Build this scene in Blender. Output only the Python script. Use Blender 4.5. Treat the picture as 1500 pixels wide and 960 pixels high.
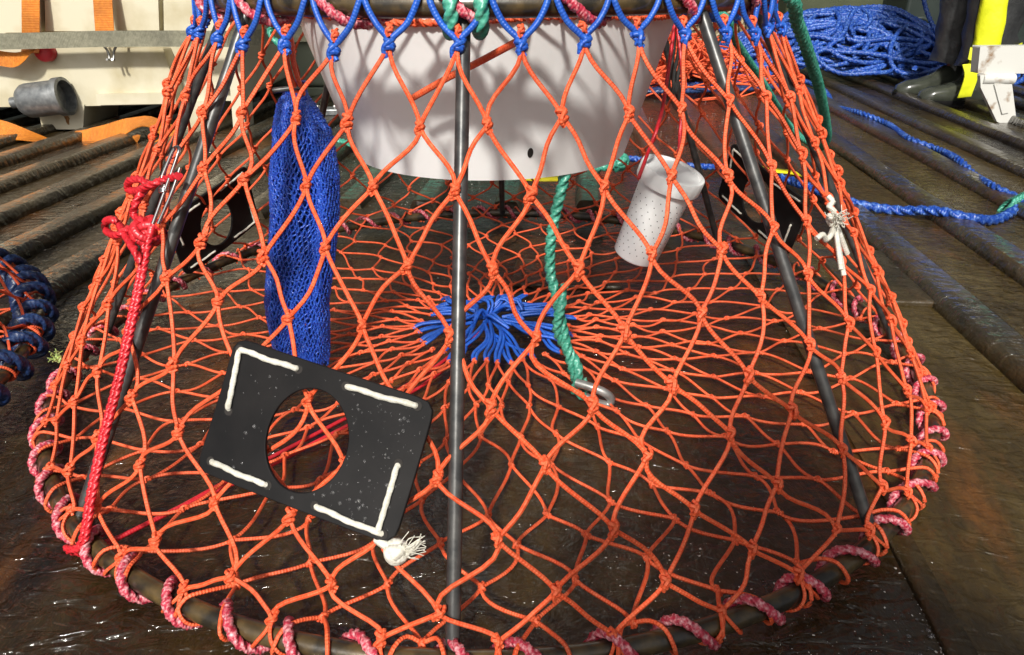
import bpy, bmesh, math, random
import numpy as np
from mathutils import Vector, Matrix

random.seed(7)
rng = np.random.default_rng(7)
for o in list(bpy.data.objects):
    bpy.data.objects.remove(o)
scene = bpy.context.scene
C = scene.collection
PI = math.pi
RAD = math.radians

# ------------------------------------------------------------------ camera
F_PX, PITCH, YAW, ROLL = 1058.78, 0.45676, 0.02212, -0.00503
CAM = np.array([0.00658, -1.08465, 0.56508])
fw = np.array([math.sin(YAW) * math.cos(PITCH), math.cos(YAW) * math.cos(PITCH), -math.sin(PITCH)])
rt0 = np.array([math.cos(YAW), -math.sin(YAW), 0.0])
up0 = np.cross(rt0, fw)
rt = math.cos(ROLL) * rt0 + math.sin(ROLL) * up0
up = -math.sin(ROLL) * rt0 + math.cos(ROLL) * up0
cd = bpy.data.cameras.new('camera')
cam = bpy.data.objects.new('camera', cd)
C.objects.link(cam)
cam.matrix_world = Matrix([[rt[0], up[0], -fw[0], CAM[0]], [rt[1], up[1], -fw[1], CAM[1]],
                           [rt[2], up[2], -fw[2], CAM[2]], [0, 0, 0, 1]])
cd.sensor_width = 36.0
cd.lens = F_PX / 1500.0 * 36.0
cd.clip_start = 0.02
cd.clip_end = 200.0
scene.camera = cam

# ------------------------------------------------------------------ light
SUN_DIR = np.array([0.16, 0.76, -0.66])
SUN_DIR /= np.linalg.norm(SUN_DIR)
world = bpy.data.worlds.new('World')
scene.world = world
world.use_nodes = True
wn = world.node_tree
bg = wn.nodes['Background']
sky = wn.nodes.new('ShaderNodeTexSky')
sky.sky_type = 'NISHITA'
sky.sun_disc = False
sky.dust_density = 6.0
sky.ozone_density = 0.4
sky.sun_elevation = math.asin(-SUN_DIR[2])
sky.sun_rotation = math.atan2(-SUN_DIR[0], -SUN_DIR[1])
hsv = wn.nodes.new('ShaderNodeHueSaturation')
hsv.inputs['Saturation'].default_value = 0.3
wn.links.new(sky.outputs[0], hsv.inputs['Color'])
wn.links.new(hsv.outputs[0], bg.inputs[0])
bg.inputs[1].default_value = 0.075
sl = bpy.data.lights.new('sun', 'SUN')
sl.energy = 4.6
sl.angle = RAD(4.0)
sl.color = (1.0, 0.955, 0.89)
so = bpy.data.objects.new('sun', sl)
C.objects.link(so)
so.location = (-2, -6, 6)
so.rotation_euler = Vector(SUN_DIR).to_track_quat('-Z', 'Y').to_euler()
scene.view_settings.view_transform = 'Standard'
scene.view_settings.look = 'None'
scene.view_settings.exposure = 0.0
scene.view_settings.gamma = 1.0

# ------------------------------------------------------------------ pixel -> place
R, ZB, RT, ZT = 0.65, 0.030, 0.356, 0.538


def ray(x, y):
    return fw + rt * (x - 750) / F_PX - up * (y - 480) / F_PX


def G(x, y, z=0.0):                       # on the deck (or a level above it)
    d = ray(x, y)
    return CAM + d * (z - CAM[2]) / d[2]


def YP(x, y, Y):                          # on an upright plane at distance Y
    d = ray(x, y)
    return CAM + d * (Y - CAM[1]) / d[1]


KC = (RT - R) / (ZT - ZB)


def CN(x, y, off=0.0, near=True):         # on the cone of the pot's net
    d = ray(x, y)
    a0 = R + off + KC * (CAM[2] - ZB)
    b = KC * d[2]
    A = d[0] ** 2 + d[1] ** 2 - b * b
    B = 2 * (CAM[0] * d[0] + CAM[1] * d[1] - a0 * b)
    Cc = CAM[0] ** 2 + CAM[1] ** 2 - a0 * a0
    D = max(B * B - 4 * A * Cc, 0)
    t = (-B - math.sqrt(D)) / (2 * A) if near else (-B + math.sqrt(D)) / (2 * A)
    return CAM + t * d


def cone(az, z, off=0.0):                 # az in degrees from the front, vectorised
    az = np.radians(az)
    r = R + KC * (np.asarray(z) - ZB) + off
    return np.stack([r * np.sin(az), -r * np.cos(az), np.asarray(z) + 0 * r], -1)


# ------------------------------------------------------------------ materials
def mat(name):
    m = bpy.data.materials.new(name)
    m.use_nodes = True
    nt = m.node_tree
    return m, nt, nt.nodes['Principled BSDF']


def N(nt, typ, **kw):
    n = nt.nodes.new(typ)
    for k, v in kw.items():
        if k in n.inputs.keys():
            n.inputs[k].default_value = v
        else:
            setattr(n, k, v)
    return n


def ramp(nt, fac, stops):
    r = N(nt, 'ShaderNodeValToRGB')
    el = r.color_ramp.elements
    while len(el) < len(stops):
        el.new(0.5)
    for e, (p, c) in zip(el, stops):
        e.position = p
        e.color = (*c, 1) if len(c) == 3 else c
    nt.links.new(fac, r.inputs[0])
    return r.outputs[0]


def g3(v):
    return (v, v, v)


def fibre(name, col, col2, rough=0.45, pitch=0.006, bump=0.24, scale=220, coat=0.15, twist=2, lo=0.35, hi=0.7):
    m, nt, b = mat(name)
    L = nt.links.new
    tc = N(nt, 'ShaderNodeTexCoord')
    no = N(nt, 'ShaderNodeTexNoise', Scale=scale, Detail=4.0)
    L(tc.outputs['Object'], no.inputs['Vector'])
    no2 = N(nt, 'ShaderNodeTexNoise', Scale=9.0, Detail=3.0)
    L(tc.outputs['Object'], no2.inputs['Vector'])
    c1 = ramp(nt, no.outputs[0], [(lo, col), (hi, col2)])
    dirt = ramp(nt, no2.outputs[0], [(0.28, g3(0.58)), (0.6, g3(1.0))])
    mx = N(nt, 'ShaderNodeMix', data_type='RGBA', blend_type='MULTIPLY')
    mx.inputs[0].default_value = 0.8
    L(c1, mx.inputs[6]); L(dirt, mx.inputs[7])
    L(mx.outputs[2], b.inputs['Base Color'])
    b.inputs['Roughness'].default_value = rough
    b.inputs['Coat Weight'].default_value = coat
    b.inputs['Coat Roughness'].default_value = 0.25
    sx = N(nt, 'ShaderNodeSeparateXYZ')
    L(tc.outputs['UV'], sx.inputs[0])

    def mth(op, a, bb):
        n = N(nt, 'ShaderNodeMath', operation=op)
        for i, v in enumerate((a, bb)):
            if isinstance(v, (int, float)):
                n.inputs[i].default_value = v
            else:
                L(v, n.inputs[i])
        return n.outputs[0]
    v = mth('MULTIPLY', sx.outputs[1], 2 * PI / pitch)
    u = mth('MULTIPLY', sx.outputs[0], 2 * PI * twist)
    w = mth('MULTIPLY', mth('SINE', mth('ADD', v, u), 0), mth('SINE', mth('SUBTRACT', v, u), 0))
    w2 = mth('ADD', w, mth('MULTIPLY', no.outputs[0], 1.2))
    bp = N(nt, 'ShaderNodeBump', Strength=bump, Distance=0.0015)
    L(w2, bp.inputs['Height'])
    L(bp.outputs[0], b.inputs['Normal'])
    return m


def simple(name, col, col2=None, rough=0.5, metal=0.0, scale=30, bump=0.1, dist=0.002, coat=0.0, spec=0.5, lo=0.35, hi=0.7, detail=6.0):
    m, nt, b = mat(name)
    L = nt.links.new
    tc = N(nt, 'ShaderNodeTexCoord')
    no = N(nt, 'ShaderNodeTexNoise', Scale=scale, Detail=detail)
    L(tc.outputs['Object'], no.inputs['Vector'])
    L(ramp(nt, no.outputs[0], [(lo, col), (hi, col2 or col)]), b.inputs['Base Color'])
    b.inputs['Roughness'].default_value = rough
    b.inputs['Metallic'].default_value = metal
    b.inputs['Coat Weight'].default_value = coat
    b.inputs['Coat Roughness'].default_value = 0.1
    b.inputs['Specular IOR Level'].default_value = spec
    if bump:
        bp = N(nt, 'ShaderNodeBump', Strength=bump, Distance=dist)
        L(no.outputs[0], bp.inputs['Height'])
        L(bp.outputs[0], b.inputs['Normal'])
    return m


M = {}
M['orange'] = fibre('orange_twine', (0.85, 0.092, 0.022), (0.92, 0.18, 0.068), rough=0.6, coat=0.04, bump=0.4)
M['orange_old'] = fibre('faded_orange_twine', (0.42, 0.11, 0.03), (0.5, 0.16, 0.06))
M['blue_twine'] = fibre('blue_twine', (0.012, 0.085, 0.50), (0.03, 0.15, 0.62), rough=0.4)
M['bag_blue'] = fibre('blue_monofilament', (0.006, 0.032, 0.36), (0.05, 0.17, 0.72), rough=0.3, coat=0.4, scale=400)
M['pink'] = fibre('pink_rope', (0.52, 0.034, 0.070), (0.86, 0.44, 0.46), rough=0.4, pitch=0.006, scale=240, lo=0.45, hi=0.70, coat=0.25, bump=0.3)
M['red'] = fibre('red_rope', (0.62, 0.012, 0.022), (0.74, 0.035, 0.05), rough=0.38, pitch=0.006, coat=0.3)
M['green'] = fibre('green_rope', (0.022, 0.26, 0.17), (0.14, 0.50, 0.37), rough=0.38, pitch=0.009, scale=180, coat=0.3)
M['rope_blue'] = fibre('blue_rope', (0.008, 0.055, 0.34), (0.20, 0.38, 0.78), rough=0.36, pitch=0.012, scale=110, coat=0.2, lo=0.48, hi=0.80, bump=0.5)
M['navy'] = fibre('navy_rope', (0.004, 0.018, 0.085), (0.03, 0.07, 0.19), rough=0.4, pitch=0.01, scale=200, coat=0.3)
M['white_cord'] = fibre('white_cord', (0.62, 0.60, 0.50), (0.78, 0.76, 0.68), rough=0.7, pitch=0.006, coat=0.0)
M['beige_rope'] = fibre('beige_rope', (0.26, 0.20, 0.11), (0.42, 0.34, 0.21), rough=0.6, pitch=0.02)
M['webbing'] = fibre('orange_webbing', (0.60, 0.17, 0.008), (0.72, 0.24, 0.015), rough=0.55, pitch=0.012, twist=9, bump=0.6, scale=90)
M['grey_web'] = fibre('grey_webbing', (0.19, 0.185, 0.125), (0.28, 0.27, 0.19), rough=0.6, pitch=0.012, twist=7, bump=0.6, scale=90)
M['steel'] = simple('dark_steel_rod', (0.045, 0.047, 0.048), (0.12, 0.118, 0.112), rough=0.36, metal=0.5, scale=60, bump=0.15)
M['ring_steel'] = simple('rusty_wet_steel', (0.020, 0.016, 0.010), (0.13, 0.085, 0.030), rough=0.35, metal=0.1, scale=46, bump=0.5, coat=0.5, lo=0.4, hi=0.72)
M['chute'] = simple('white_polythene', (0.72, 0.72, 0.70), (0.85, 0.86, 0.85), rough=0.38, scale=5, bump=0.05, lo=0.3, hi=0.5, detail=9.0, coat=0.1)
M['jar'] = simple('white_plastic', (0.78, 0.81, 0.80), (0.85, 0.87, 0.86), rough=0.42, scale=10, bump=0.0)
M['black_rubber'] = simple('black_rubber_sheet', (0.0055, 0.0055, 0.006), (0.013, 0.012, 0.012), rough=0.55, scale=16, bump=0.12, spec=0.16, detail=10.0)
M['edge_rubber'] = simple('cut_rubber_edge', (0.03, 0.03, 0.032), (0.06, 0.06, 0.06), rough=0.6, scale=80)
M['dark'] = simple('dark_hole', (0.015, 0.012, 0.01), rough=0.8, bump=0)
M['chrome'] = simple('stainless_wire', (0.62, 0.62, 0.6), (0.7, 0.7, 0.7), rough=0.16, metal=1.0, scale=40, bump=0.02)
M['galv'] = simple('galvanised_steel', (0.22, 0.22, 0.21), (0.40, 0.40, 0.38), rough=0.4, metal=0.6, scale=50, bump=0.2)
M['cream'] = simple('cream_polythene', (0.40, 0.34, 0.19), (0.60, 0.56, 0.42), rough=0.5, scale=5.0, bump=0.06, lo=0.3, hi=0.55)
M['tub_green'] = simple('dull_green_polythene', (0.17, 0.20, 0.14), (0.26, 0.29, 0.22), rough=0.5, scale=6, bump=0.06)
M['red_plastic'] = simple('red_plastic', (0.45, 0.012, 0.022), (0.55, 0.02, 0.03), rough=0.4, scale=30)
M['valve'] = simple('grey_valve_metal', (0.13, 0.14, 0.145), (0.26, 0.27, 0.27), rough=0.4, metal=0.5, scale=45, bump=0.25)
M['bulkhead'] = simple('dark_green_paint', (0.012, 0.020, 0.017), (0.026, 0.036, 0.030), rough=0.5, scale=5, bump=0.2)
M['olive'] = simple('olive_paint', (0.05, 0.06, 0.03), (0.08, 0.09, 0.05), rough=0.5, scale=5, bump=0.2)
M['white_paint'] = simple('chipped_white_paint', (0.22, 0.13, 0.06), (0.58, 0.58, 0.54), rough=0.5, scale=16, bump=0.3, lo=0.27, hi=0.40, detail=12.0)
M['hivis'] = simple('yellow_reflective_cloth', (0.62, 0.66, 0.010), (0.78, 0.80, 0.02), rough=0.5, scale=18, bump=0.5, dist=0.01)
M['yellow'] = simple('yellow_strap', (0.72, 0.62, 0.01), (0.8, 0.7, 0.02), rough=0.5, scale=40, bump=0.2)
M['oilskin'] = simple('charcoal_oilskin', (0.020, 0.021, 0.022), (0.045, 0.046, 0.046), rough=0.45, scale=9, bump=0.8, dist=0.02)
M['boot'] = simple('dark_rubber_boot', (0.030, 0.034, 0.026), (0.055, 0.06, 0.045), rough=0.22, scale=20, bump=0.1, coat=0.5)
M['skin'] = simple('skin', (0.45, 0.26, 0.18), rough=0.5)
M['hair'] = simple('brown_hair', (0.05, 0.03, 0.02), rough=0.6)


def water_mat():
    m, nt, b = mat('water_drop')
    b.inputs['Base Color'].default_value = (1, 1, 1, 1)
    b.inputs['Transmission Weight'].default_value = 0.95
    b.inputs['IOR'].default_value = 1.33
    b.inputs['Roughness'].default_value = 0.09
    return m


M['water'] = water_mat()


def deck_mat(name, rib=False, plate=False):
    m, nt, b = mat(name)
    L = nt.links.new
    tc = N(nt, 'ShaderNodeTexCoord')
    mp = N(nt, 'ShaderNodeMapping')
    L(tc.outputs['Object'], mp.inputs[0])
    mp.inputs['Rotation'].default_value = (0, 0, 0.11)
    mp.inputs['Scale'].default_value = (1.0, 0.45, 1.0)
    v = mp.outputs[0]
    big = N(nt, 'ShaderNodeTexNoise', Scale=2.6, Detail=5.0, Roughness=0.6); L(v, big.inputs['Vector'])
    mid = N(nt, 'ShaderNodeTexNoise', Scale=13.0, Detail=6.0, Roughness=0.65); L(v, mid.inputs['Vector'])
    fine = N(nt, 'ShaderNodeTexNoise', Scale=85.0, Detail=5.0, Roughness=0.6); L(v, fine.inputs['Vector'])
    rust = N(nt, 'ShaderNodeTexNoise', Scale=4.2, Detail=6.0, Roughness=0.62, Distortion=0.4)
    of = N(nt, 'ShaderNodeMapping'); L(v, of.inputs[0]); of.inputs['Location'].default_value = (7.3, 2.1, 0)
    L(of.outputs[0], rust.inputs['Vector'])
    if rib:
        base = ramp(nt, mid.outputs[0], [(0.3, (0.016, 0.012, 0.006)), (0.52, (0.040, 0.031, 0.017)), (0.75, (0.095, 0.076, 0.046))])
    else:
        base = ramp(nt, mid.outputs[0], [(0.30, (0.004, 0.0025, 0.0009)), (0.47, (0.014, 0.008, 0.0027)), (0.60, (0.027, 0.0175, 0.0062)), (0.74, (0.075, 0.056, 0.029))])
    if plate:
        base = ramp(nt, mid.outputs[0], [(0.3, (0.028, 0.017, 0.004)), (0.5, (0.075, 0.050, 0.013)), (0.7, (0.125, 0.092, 0.034))])
    olive = N(nt, 'ShaderNodeMix', data_type='RGBA', blend_type='MIX')
    L(ramp(nt, big.outputs[0], [(0.42, g3(0)), (0.64, g3(0.75))]), olive.inputs[0])
    L(base, olive.inputs[6]); olive.inputs[7].default_value = (0.050, 0.030, 0.007, 1)
    mr = N(nt, 'ShaderNodeMix', data_type='RGBA', blend_type='MIX')
    L(ramp(nt, rust.outputs[0], [(0.57, g3(0)), (0.68, g3(0.75 if not rib else 0.35))]), mr.inputs[0])
    L(olive.outputs[2], mr.inputs[6]); mr.inputs[7].default_value = (0.16, 0.060, 0.012, 1)
    fm = N(nt, 'ShaderNodeMix', data_type='RGBA', blend_type='MULTIPLY')
    fm.inputs[0].default_value = 0.75
    L(mr.outputs[2], fm.inputs[6]); L(ramp(nt, fine.outputs[0], [(0.25, g3(0.45)), (0.6, g3(1.0))]), fm.inputs[7])
    L(fm.outputs[2], b.inputs['Base Color'])
    L(ramp(nt, big.outputs[0], [(0.35, g3(0.10 if not rib else 0.22)), (0.68, g3(0.42))]), b.inputs['Roughness'])
    b.inputs['Specular IOR Level'].default_value = 0.4
    wet = ramp(nt, big.outputs[0], [(0.36, g3(1.0)), (0.66, g3(0.25 if rib else 0.45))])
    L(wet, b.inputs['Coat Weight'])
    b.inputs['Coat Roughness'].default_value = 0.05
    b.inputs['Coat IOR'].default_value = 1.5
    wm = N(nt, 'ShaderNodeMapping'); L(tc.outputs['Object'], wm.inputs[0])
    wm.inputs['Rotation'].default_value = (0, 0, 0.35); wm.inputs['Scale'].default_value = (1.0, 1.9, 1.0)
    wav = N(nt, 'ShaderNodeTexNoise', Scale=26.0, Detail=2.5, Roughness=0.5, Distortion=0.8)
    L(wm.outputs[0], wav.inputs['Vector'])
    bw = N(nt, 'ShaderNodeBump', Strength=0.4, Distance=0.006); L(wav.outputs[0], bw.inputs['Height'])
    bp = N(nt, 'ShaderNodeBump', Strength=0.8, Distance=0.014); L(mid.outputs[0], bp.inputs['Height'])
    L(bw.outputs[0], bp.inputs['Normal'])
    bp2 = N(nt, 'ShaderNodeBump', Strength=0.6, Distance=0.004); L(fine.outputs[0], bp2.inputs['Height'])
    L(bp.outputs[0], bp2.inputs['Normal'])
    L(bp2.outputs[0], b.inputs['Normal'])
    bc = N(nt, 'ShaderNodeBump', Strength=1.0, Distance=0.018); L(wav.outputs[0], bc.inputs['Height'])
    bc2 = N(nt, 'ShaderNodeBump', Strength=0.35, Distance=0.004); L(fine.outputs[0], bc2.inputs['Height'])
    L(bc.outputs[0], bc2.inputs['Normal'])
    L(bc2.outputs[0], b.inputs['Coat Normal'])
    return m


M['deck'] = deck_mat('wet_brown_deck')
M['rib'] = deck_mat('wet_deck_rib', True)
M['plate'] = deck_mat('wet_olive_plate', False, True)


# ------------------------------------------------------------------ mesh building
class MB:
    def __init__(s):
        s.v, s.q, s.uv, s.n = [], [], [], 0

    def add(s, verts, quads, uvs=None):
        verts = np.asarray(verts, float).reshape(-1, 3)
        quads = np.asarray(quads, int).reshape(-1, 4)
        s.v.append(verts)
        s.q.append(quads + s.n)
        s.uv.append(np.zeros((len(quads), 4, 2)) if uvs is None else np.asarray(uvs, float).reshape(-1, 4, 2))
        s.n += len(verts)

    def tubes(s, P, rad, sides=6, ref=None, cap=True):
        """batch of tubes, P (E,S,3); ref (E,3) or (3,) a rough normal"""
        P = np.asarray(P, float)
        if P.ndim == 2:
            P = P[None]
        E, S, _ = P.shape
        T = np.gradient(P, axis=1)
        T /= np.linalg.norm(T, axis=2, keepdims=True) + 1e-12
        ref = np.array([0.13, 0.21, 0.97]) if ref is None else np.asarray(ref, float)
        if ref.ndim == 1:
            ref = np.broadcast_to(ref, (E, 3))
        if ref.ndim == 2:
            ref = np.repeat(ref[:, None], S, 1)
        A = np.cross(T, ref)
        A /= np.linalg.norm(A, axis=2, keepdims=True) + 1e-12
        B = np.cross(T, A)
        s._emit(P, A, B, rad, sides)

    def _emit(s, P, A, B, rad, sides, prof=None, phase=None):
        E, S, _ = P.shape
        th = np.arange(sides) * 2 * PI / sides
        rad = np.broadcast_to(np.asarray(rad, float), (E, S)) if np.ndim(rad) < 2 else rad
        pr = np.ones(sides) if prof is None else prof
        if phase is None:
            cs, sn = np.cos(th)[None, None], np.sin(th)[None, None]
        else:
            cs, sn = np.cos(th + phase[..., None]), np.sin(th + phase[..., None])
        V = P[:, :, None] + (rad[..., None] * pr * cs)[..., None] * A[:, :, None] + (rad[..., None] * pr * sn)[..., None] * B[:, :, None]
        ln = np.concatenate([np.zeros((E, 1)), np.cumsum(np.linalg.norm(np.diff(P, axis=1), axis=2), 1)], 1)
        idx = np.arange(E * S * sides).reshape(E, S, sides)
        a = idx[:, :-1]; b = idx[:, 1:]
        a2 = np.roll(a, -1, 2); b2 = np.roll(b, -1, 2)
        Q = np.stack([a, a2, b2, b], -1).reshape(-1, 4)
        u0 = np.broadcast_to((np.arange(sides) / sides)[None, None], a.shape); u1 = u0 + 1.0 / sides
        v0 = np.broadcast_to(ln[:, :-1, None], a.shape); v1 = np.broadcast_to(ln[:, 1:, None], a.shape)
        UV = np.stack([np.stack([u0, v0], -1), np.stack([u1, v0], -1), np.stack([u1, v1], -1), np.stack([u0, v1], -1)], -2).reshape(-1, 4, 2)
        s.add(V, Q, UV)
        # end caps: centre vertices with quads folded to triangles (degenerate-free)
        for e_ in (0, -1):
            cen = P[:, e_]
            base = s.n
            rim = V.reshape(E, S, sides, 3)[:, e_]
            vv = np.concatenate([cen[:, None], rim], 1).reshape(-1, 3)
            k = np.arange(0, sides, 2)
            off = (np.arange(E) * (sides + 1))[:, None]
            qq = np.stack([off + 0 * k, off + 1 + k, off + 1 + (k + 1) % sides, off + 1 + (k + 2) % sides], -1).reshape(-1, 4)
            s.add(vv, qq)

    def rope(s, pts, r, pitch=None, step=None, lobes=3, smooth=True, closed=False, sides=12):
        P = spline(pts, step or r * 0.75) if smooth else np.asarray(pts, float)
        n = len(P)
        T = np.gradient(P, axis=0)
        T /= np.linalg.norm(T, axis=1, keepdims=True) + 1e-12
        a = np.cross(T[0], [0.3, 0.2, 0.9]); a /= np.linalg.norm(a)
        A = np.zeros_like(P)
        for i in range(n):
            a = a - T[i] * (a @ T[i]); a = a / (np.linalg.norm(a) + 1e-12)
            A[i] = a
        B = np.cross(T, A)
        ln = np.concatenate([[0], np.cumsum(np.linalg.norm(np.diff(P, axis=0), axis=1))])
        th = np.arange(sides) * 2 * PI / sides
        prof = 0.64 + 0.38 * np.abs(np.cos(lobes / 2 * th)) if lobes else np.ones(sides)
        ph = ln * 2 * PI / (pitch or r * 6.5)
        s._emit(P[None], A[None], B[None], r, sides, prof, ph[None])

    def box(s, lo, hi, bev=0.0):
        lo = np.minimum(lo, hi); hi2 = np.maximum(lo, hi)
        x0, y0, z0 = lo; x1, y1, z1 = hi2
        v = [(x0, y0, z0), (x1, y0, z0), (x1, y1, z0), (x0, y1, z0), (x0, y0, z1), (x1, y0, z1), (x1, y1, z1), (x0, y1, z1)]
        q = [(0, 3, 2, 1), (4, 5, 6, 7), (0, 1, 5, 4), (1, 2, 6, 5), (2, 3, 7, 6), (3, 0, 4, 7)]
        s.add(v, q)

    def loft(s, rings):
        """rings (S,K,3) closed loops, capped"""
        Rg = np.asarray(rings, float)
        S, K, _ = Rg.shape
        idx = np.arange(S * K).reshape(S, K)
        a = idx[:-1]; b = idx[1:]
        Q = np.stack([a, np.roll(a, -1, 1), np.roll(b, -1, 1), b], -1).reshape(-1, 4)
        s.add(Rg, Q)
        for e_ in (0, -1):
            rim = Rg[e_]
            k = np.arange(0, K, 2)
            qq = np.stack([0 * k, 1 + k, 1 + (k + 1) % K, 1 + (k + 2) % K], -1)
            s.add(np.concatenate([rim.mean(0)[None], rim]), qq)

    def lathe(s, prof, K=40, closed=False):
        """prof list (r,z) revolved round z"""
        pr = np.asarray(prof, float)
        th = np.arange(K) * 2 * PI / K
        V = np.stack([pr[:, 0:1] * np.cos(th), pr[:, 0:1] * np.sin(th), np.repeat(pr[:, 1:2], K, 1)], -1)
        S = len(pr)
        idx = np.arange(S * K).reshape(S, K)
        a = idx if closed else idx[:-1]
        b = np.roll(idx, -1, 0) if closed else idx[1:]
        Q = np.stack([a, np.roll(a, -1, 1), np.roll(b, -1, 1), b], -1).reshape(-1, 4)
        s.add(V, Q)

    def mesh(s, name, material, smooth=True, xf=None):
        V = np.concatenate(s.v); Q = np.concatenate(s.q); UV = np.concatenate(s.uv)
        if xf is not None:
            X = np.array(xf)
            V = V @ X[:3, :3].T + X[:3, 3]
        me = bpy.data.meshes.new(name)
        me.vertices.add(len(V)); me.vertices.foreach_set('co', V.ravel())
        me.loops.add(len(Q) * 4); me.loops.foreach_set('vertex_index', Q.ravel().astype(np.int32))
        me.polygons.add(len(Q))
        me.polygons.foreach_set('loop_start', (np.arange(len(Q)) * 4).astype(np.int32))
        me.polygons.foreach_set('use_smooth', np.full(len(Q), smooth))
        l = me.uv_layers.new(name='UVMap')
        l.data.foreach_set('uv', UV.ravel())
        me.update(calc_edges=True)
        me.validate()
        if getattr(s, 'sharp', False):
            me.set_sharp_from_angle(angle=RAD(50))
        if material is not None:
            me.materials.append(M[material] if isinstance(material, str) else material)
        return me


def spline(pts, step):
    P = np.asarray(pts, float)
    n = len(P)
    ext = np.concatenate([[2 * P[0] - P[1]], P, [2 * P[-1] - P[-2]]])
    out = []
    for i in range(n - 1):
        p0, p1, p2, p3 = ext[i:i + 4]
        k = max(3, int(np.linalg.norm(p2 - p1) / step * 1.1))
        t = (np.arange(k) / k)[:, None]
        out.append(0.5 * ((2 * p1) + (p2 - p0) * t + (2 * p0 - 5 * p1 + 4 * p2 - p3) * t ** 2 + (3 * p1 - p0 - 3 * p2 + p3) * t ** 3))
    out.append(P[-1:])
    return np.concatenate(out)


def obj(name, me, parent=None, loc=None, label=None, cat=None, group=None, kind=None):
    o = bpy.data.objects.new(name, me)
    C.objects.link(o)
    if parent is not None:
        o.parent = parent
    if loc is not None:
        o.location = loc
    return tag(o, label, cat, group, kind)


def tag(o, label=None, cat=None, group=None, kind=None):
    if label: o['label'] = label
    if cat: o['category'] = cat
    if group: o['group'] = group
    if kind: o['kind'] = kind
    return o


def empty(name, loc, label, cat, group=None, rz=0.0):
    o = bpy.data.objects.new(name, None)
    o.empty_display_size = 0.05
    C.objects.link(o)
    o.location = loc
    o.rotation_euler = (0, 0, rz)
    return tag(o, label, cat, group)


def part(name, mb, material, parent, smooth=True, kind=None, label=None):
    """mesh given in world coordinates, stored relative to the parent's base (parents here carry only a location)"""
    p = parent
    off = Vector((0, 0, 0))
    while p is not None:
        off += Vector(p.location)
        p = p.parent
    X = np.eye(4); X[:3, 3] = -np.array(off)
    return obj(name, mb.mesh(name, material, smooth, X), parent, kind=kind, label=label)


def bevel(o, w=0.004, seg=2, ang=40):
    md = o.modifiers.new('bevel', 'BEVEL')
    md.width = w; md.segments = seg; md.limit_method = 'ANGLE'; md.angle_limit = RAD(ang)
    return o


# =================================================================== SETTING
mb = MB()
mb.add([(-14, -12, 0), (14, -12, 0), (14, 14, 0), (-14, 14, 0)], [(0, 1, 2, 3)])
deck = obj('deck', mb.mesh('deck', 'deck', False), kind='structure')
SLOPE = 0.11


def rib_mesh(y0, y1, w=0.035, h=0.030):
    m_ = MB()
    prof = [(-w * 1.12, 0.0005), (-w * 1.0, h * 0.5), (-w * 0.84, h * 0.9), (-w * 0.66, h), (w * 0.66, h), (w * 0.84, h * 0.9), (w * 1.0, h * 0.5), (w * 1.12, 0.0005)]
    ys = np.linspace(y0, y1, max(4, int((y1 - y0) / 0.25)))
    rings = [[(x + 0.0022 * math.sin(3.1 * y + 1.3 * x * 40), y, z * (1 + 0.05 * math.sin(5.7 * y))) for x, z in prof] for y in ys]
    m_.loft(rings)
    return m_.mesh('deck_rib', 'rib')


ang = -math.atan(SLOPE)
for x0, ya, yb in [(-0.91, -2.5, 6), (-1.12, -2.5, 6), (-1.34, -2.5, 6), (-1.56, -2.5, 6), (-1.78, -2.0, 6), (-2.0, -2.0, 6), (-2.22, -1.0, 6),
                   (-2.44, -1, 6), (-2.66, 0, 6), (0.84, -0.45, 6), (1.06, -2.5, 6), (1.29, -2.5, 6), (1.51, -2.5, 6), (1.73, -2.0, 6),
                   (1.95, -1, 6), (2.17, -1, 6), (2.39, 0, 6), (2.61, 0, 6), (2.83, 0, 6), (3.05, 0, 6), (3.27, 0, 6), (3.49, 0, 6),
                   (-0.70, 0.72, 6), (-0.475, 0.80, 6), (-0.27, 0.78, 6), (-0.05, 0.76, 6), (0.17, 0.76, 6), (0.39, 0.78, 6), (0.62, 0.80, 6)]:
    o = obj('deck_rib', rib_mesh(ya, yb), deck)
    o.rotation_euler = (0, 0, ang)
    o.location = (x0, 0, 0.0)
# welded plate beside the pot and a seam flat on the deck
p = G(1285, 415)
mb = MB(); mb.box((-0.075, -0.10, 0.0), (0.075, 0.18, 0.014))
o = bevel(obj('deck_plate', mb.mesh('deck_plate', 'rib', False), deck), 0.004)
o.location = (p[0] - 0.01, p[1] - 0.02, 0.001); o.rotation_euler = (0, 0, ang)
mb = MB(); mb.box((-0.11, -0.07, 0.0), (0.11, 0.07, 0.010))
o = bevel(obj('deck_plate', mb.mesh('deck_plate', 'rib', False), deck), 0.004)
p = G(830, 405); o.location = (p[0], p[1], 0.001); o.rotation_euler = (0, 0, ang)
a, b_ = G(1318, 790), G(1425, 990)
mb = MB()
d = (b_ - a) / np.linalg.norm(b_ - a); s_ = np.array([d[1], -d[0], 0])
st = [a - d * 0.02, a + d * 0.6]
mb.loft([[q - s_ * 0.016, q - s_ * 0.012 + np.array([0, 0, .005]), q + s_ * 0.012 + np.array([0, 0, .005]), q + s_ * 0.016] for q in st])
part('deck_seam', mb, 'rib', deck)
# lighter plating sheets between the seam and the ribs on that side
for x0, x1, y0, y1 in ((0.505, 0.797, -3.2, 0.62), (0.883, 1.017, -3.0, 5.0), (1.103, 1.247, -3.0, 5.0), (1.333, 1.467, -3.0, 5.0)):
    mb = MB(); mb.box((x0, y0, 0.0), (x1, y1, 0.004))
    o = obj('deck_plate', mb.mesh('deck_plate', 'plate', False), deck)
    o.rotation_euler = (0, 0, ang); o.location = (0, 0, 0.0005)

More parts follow.
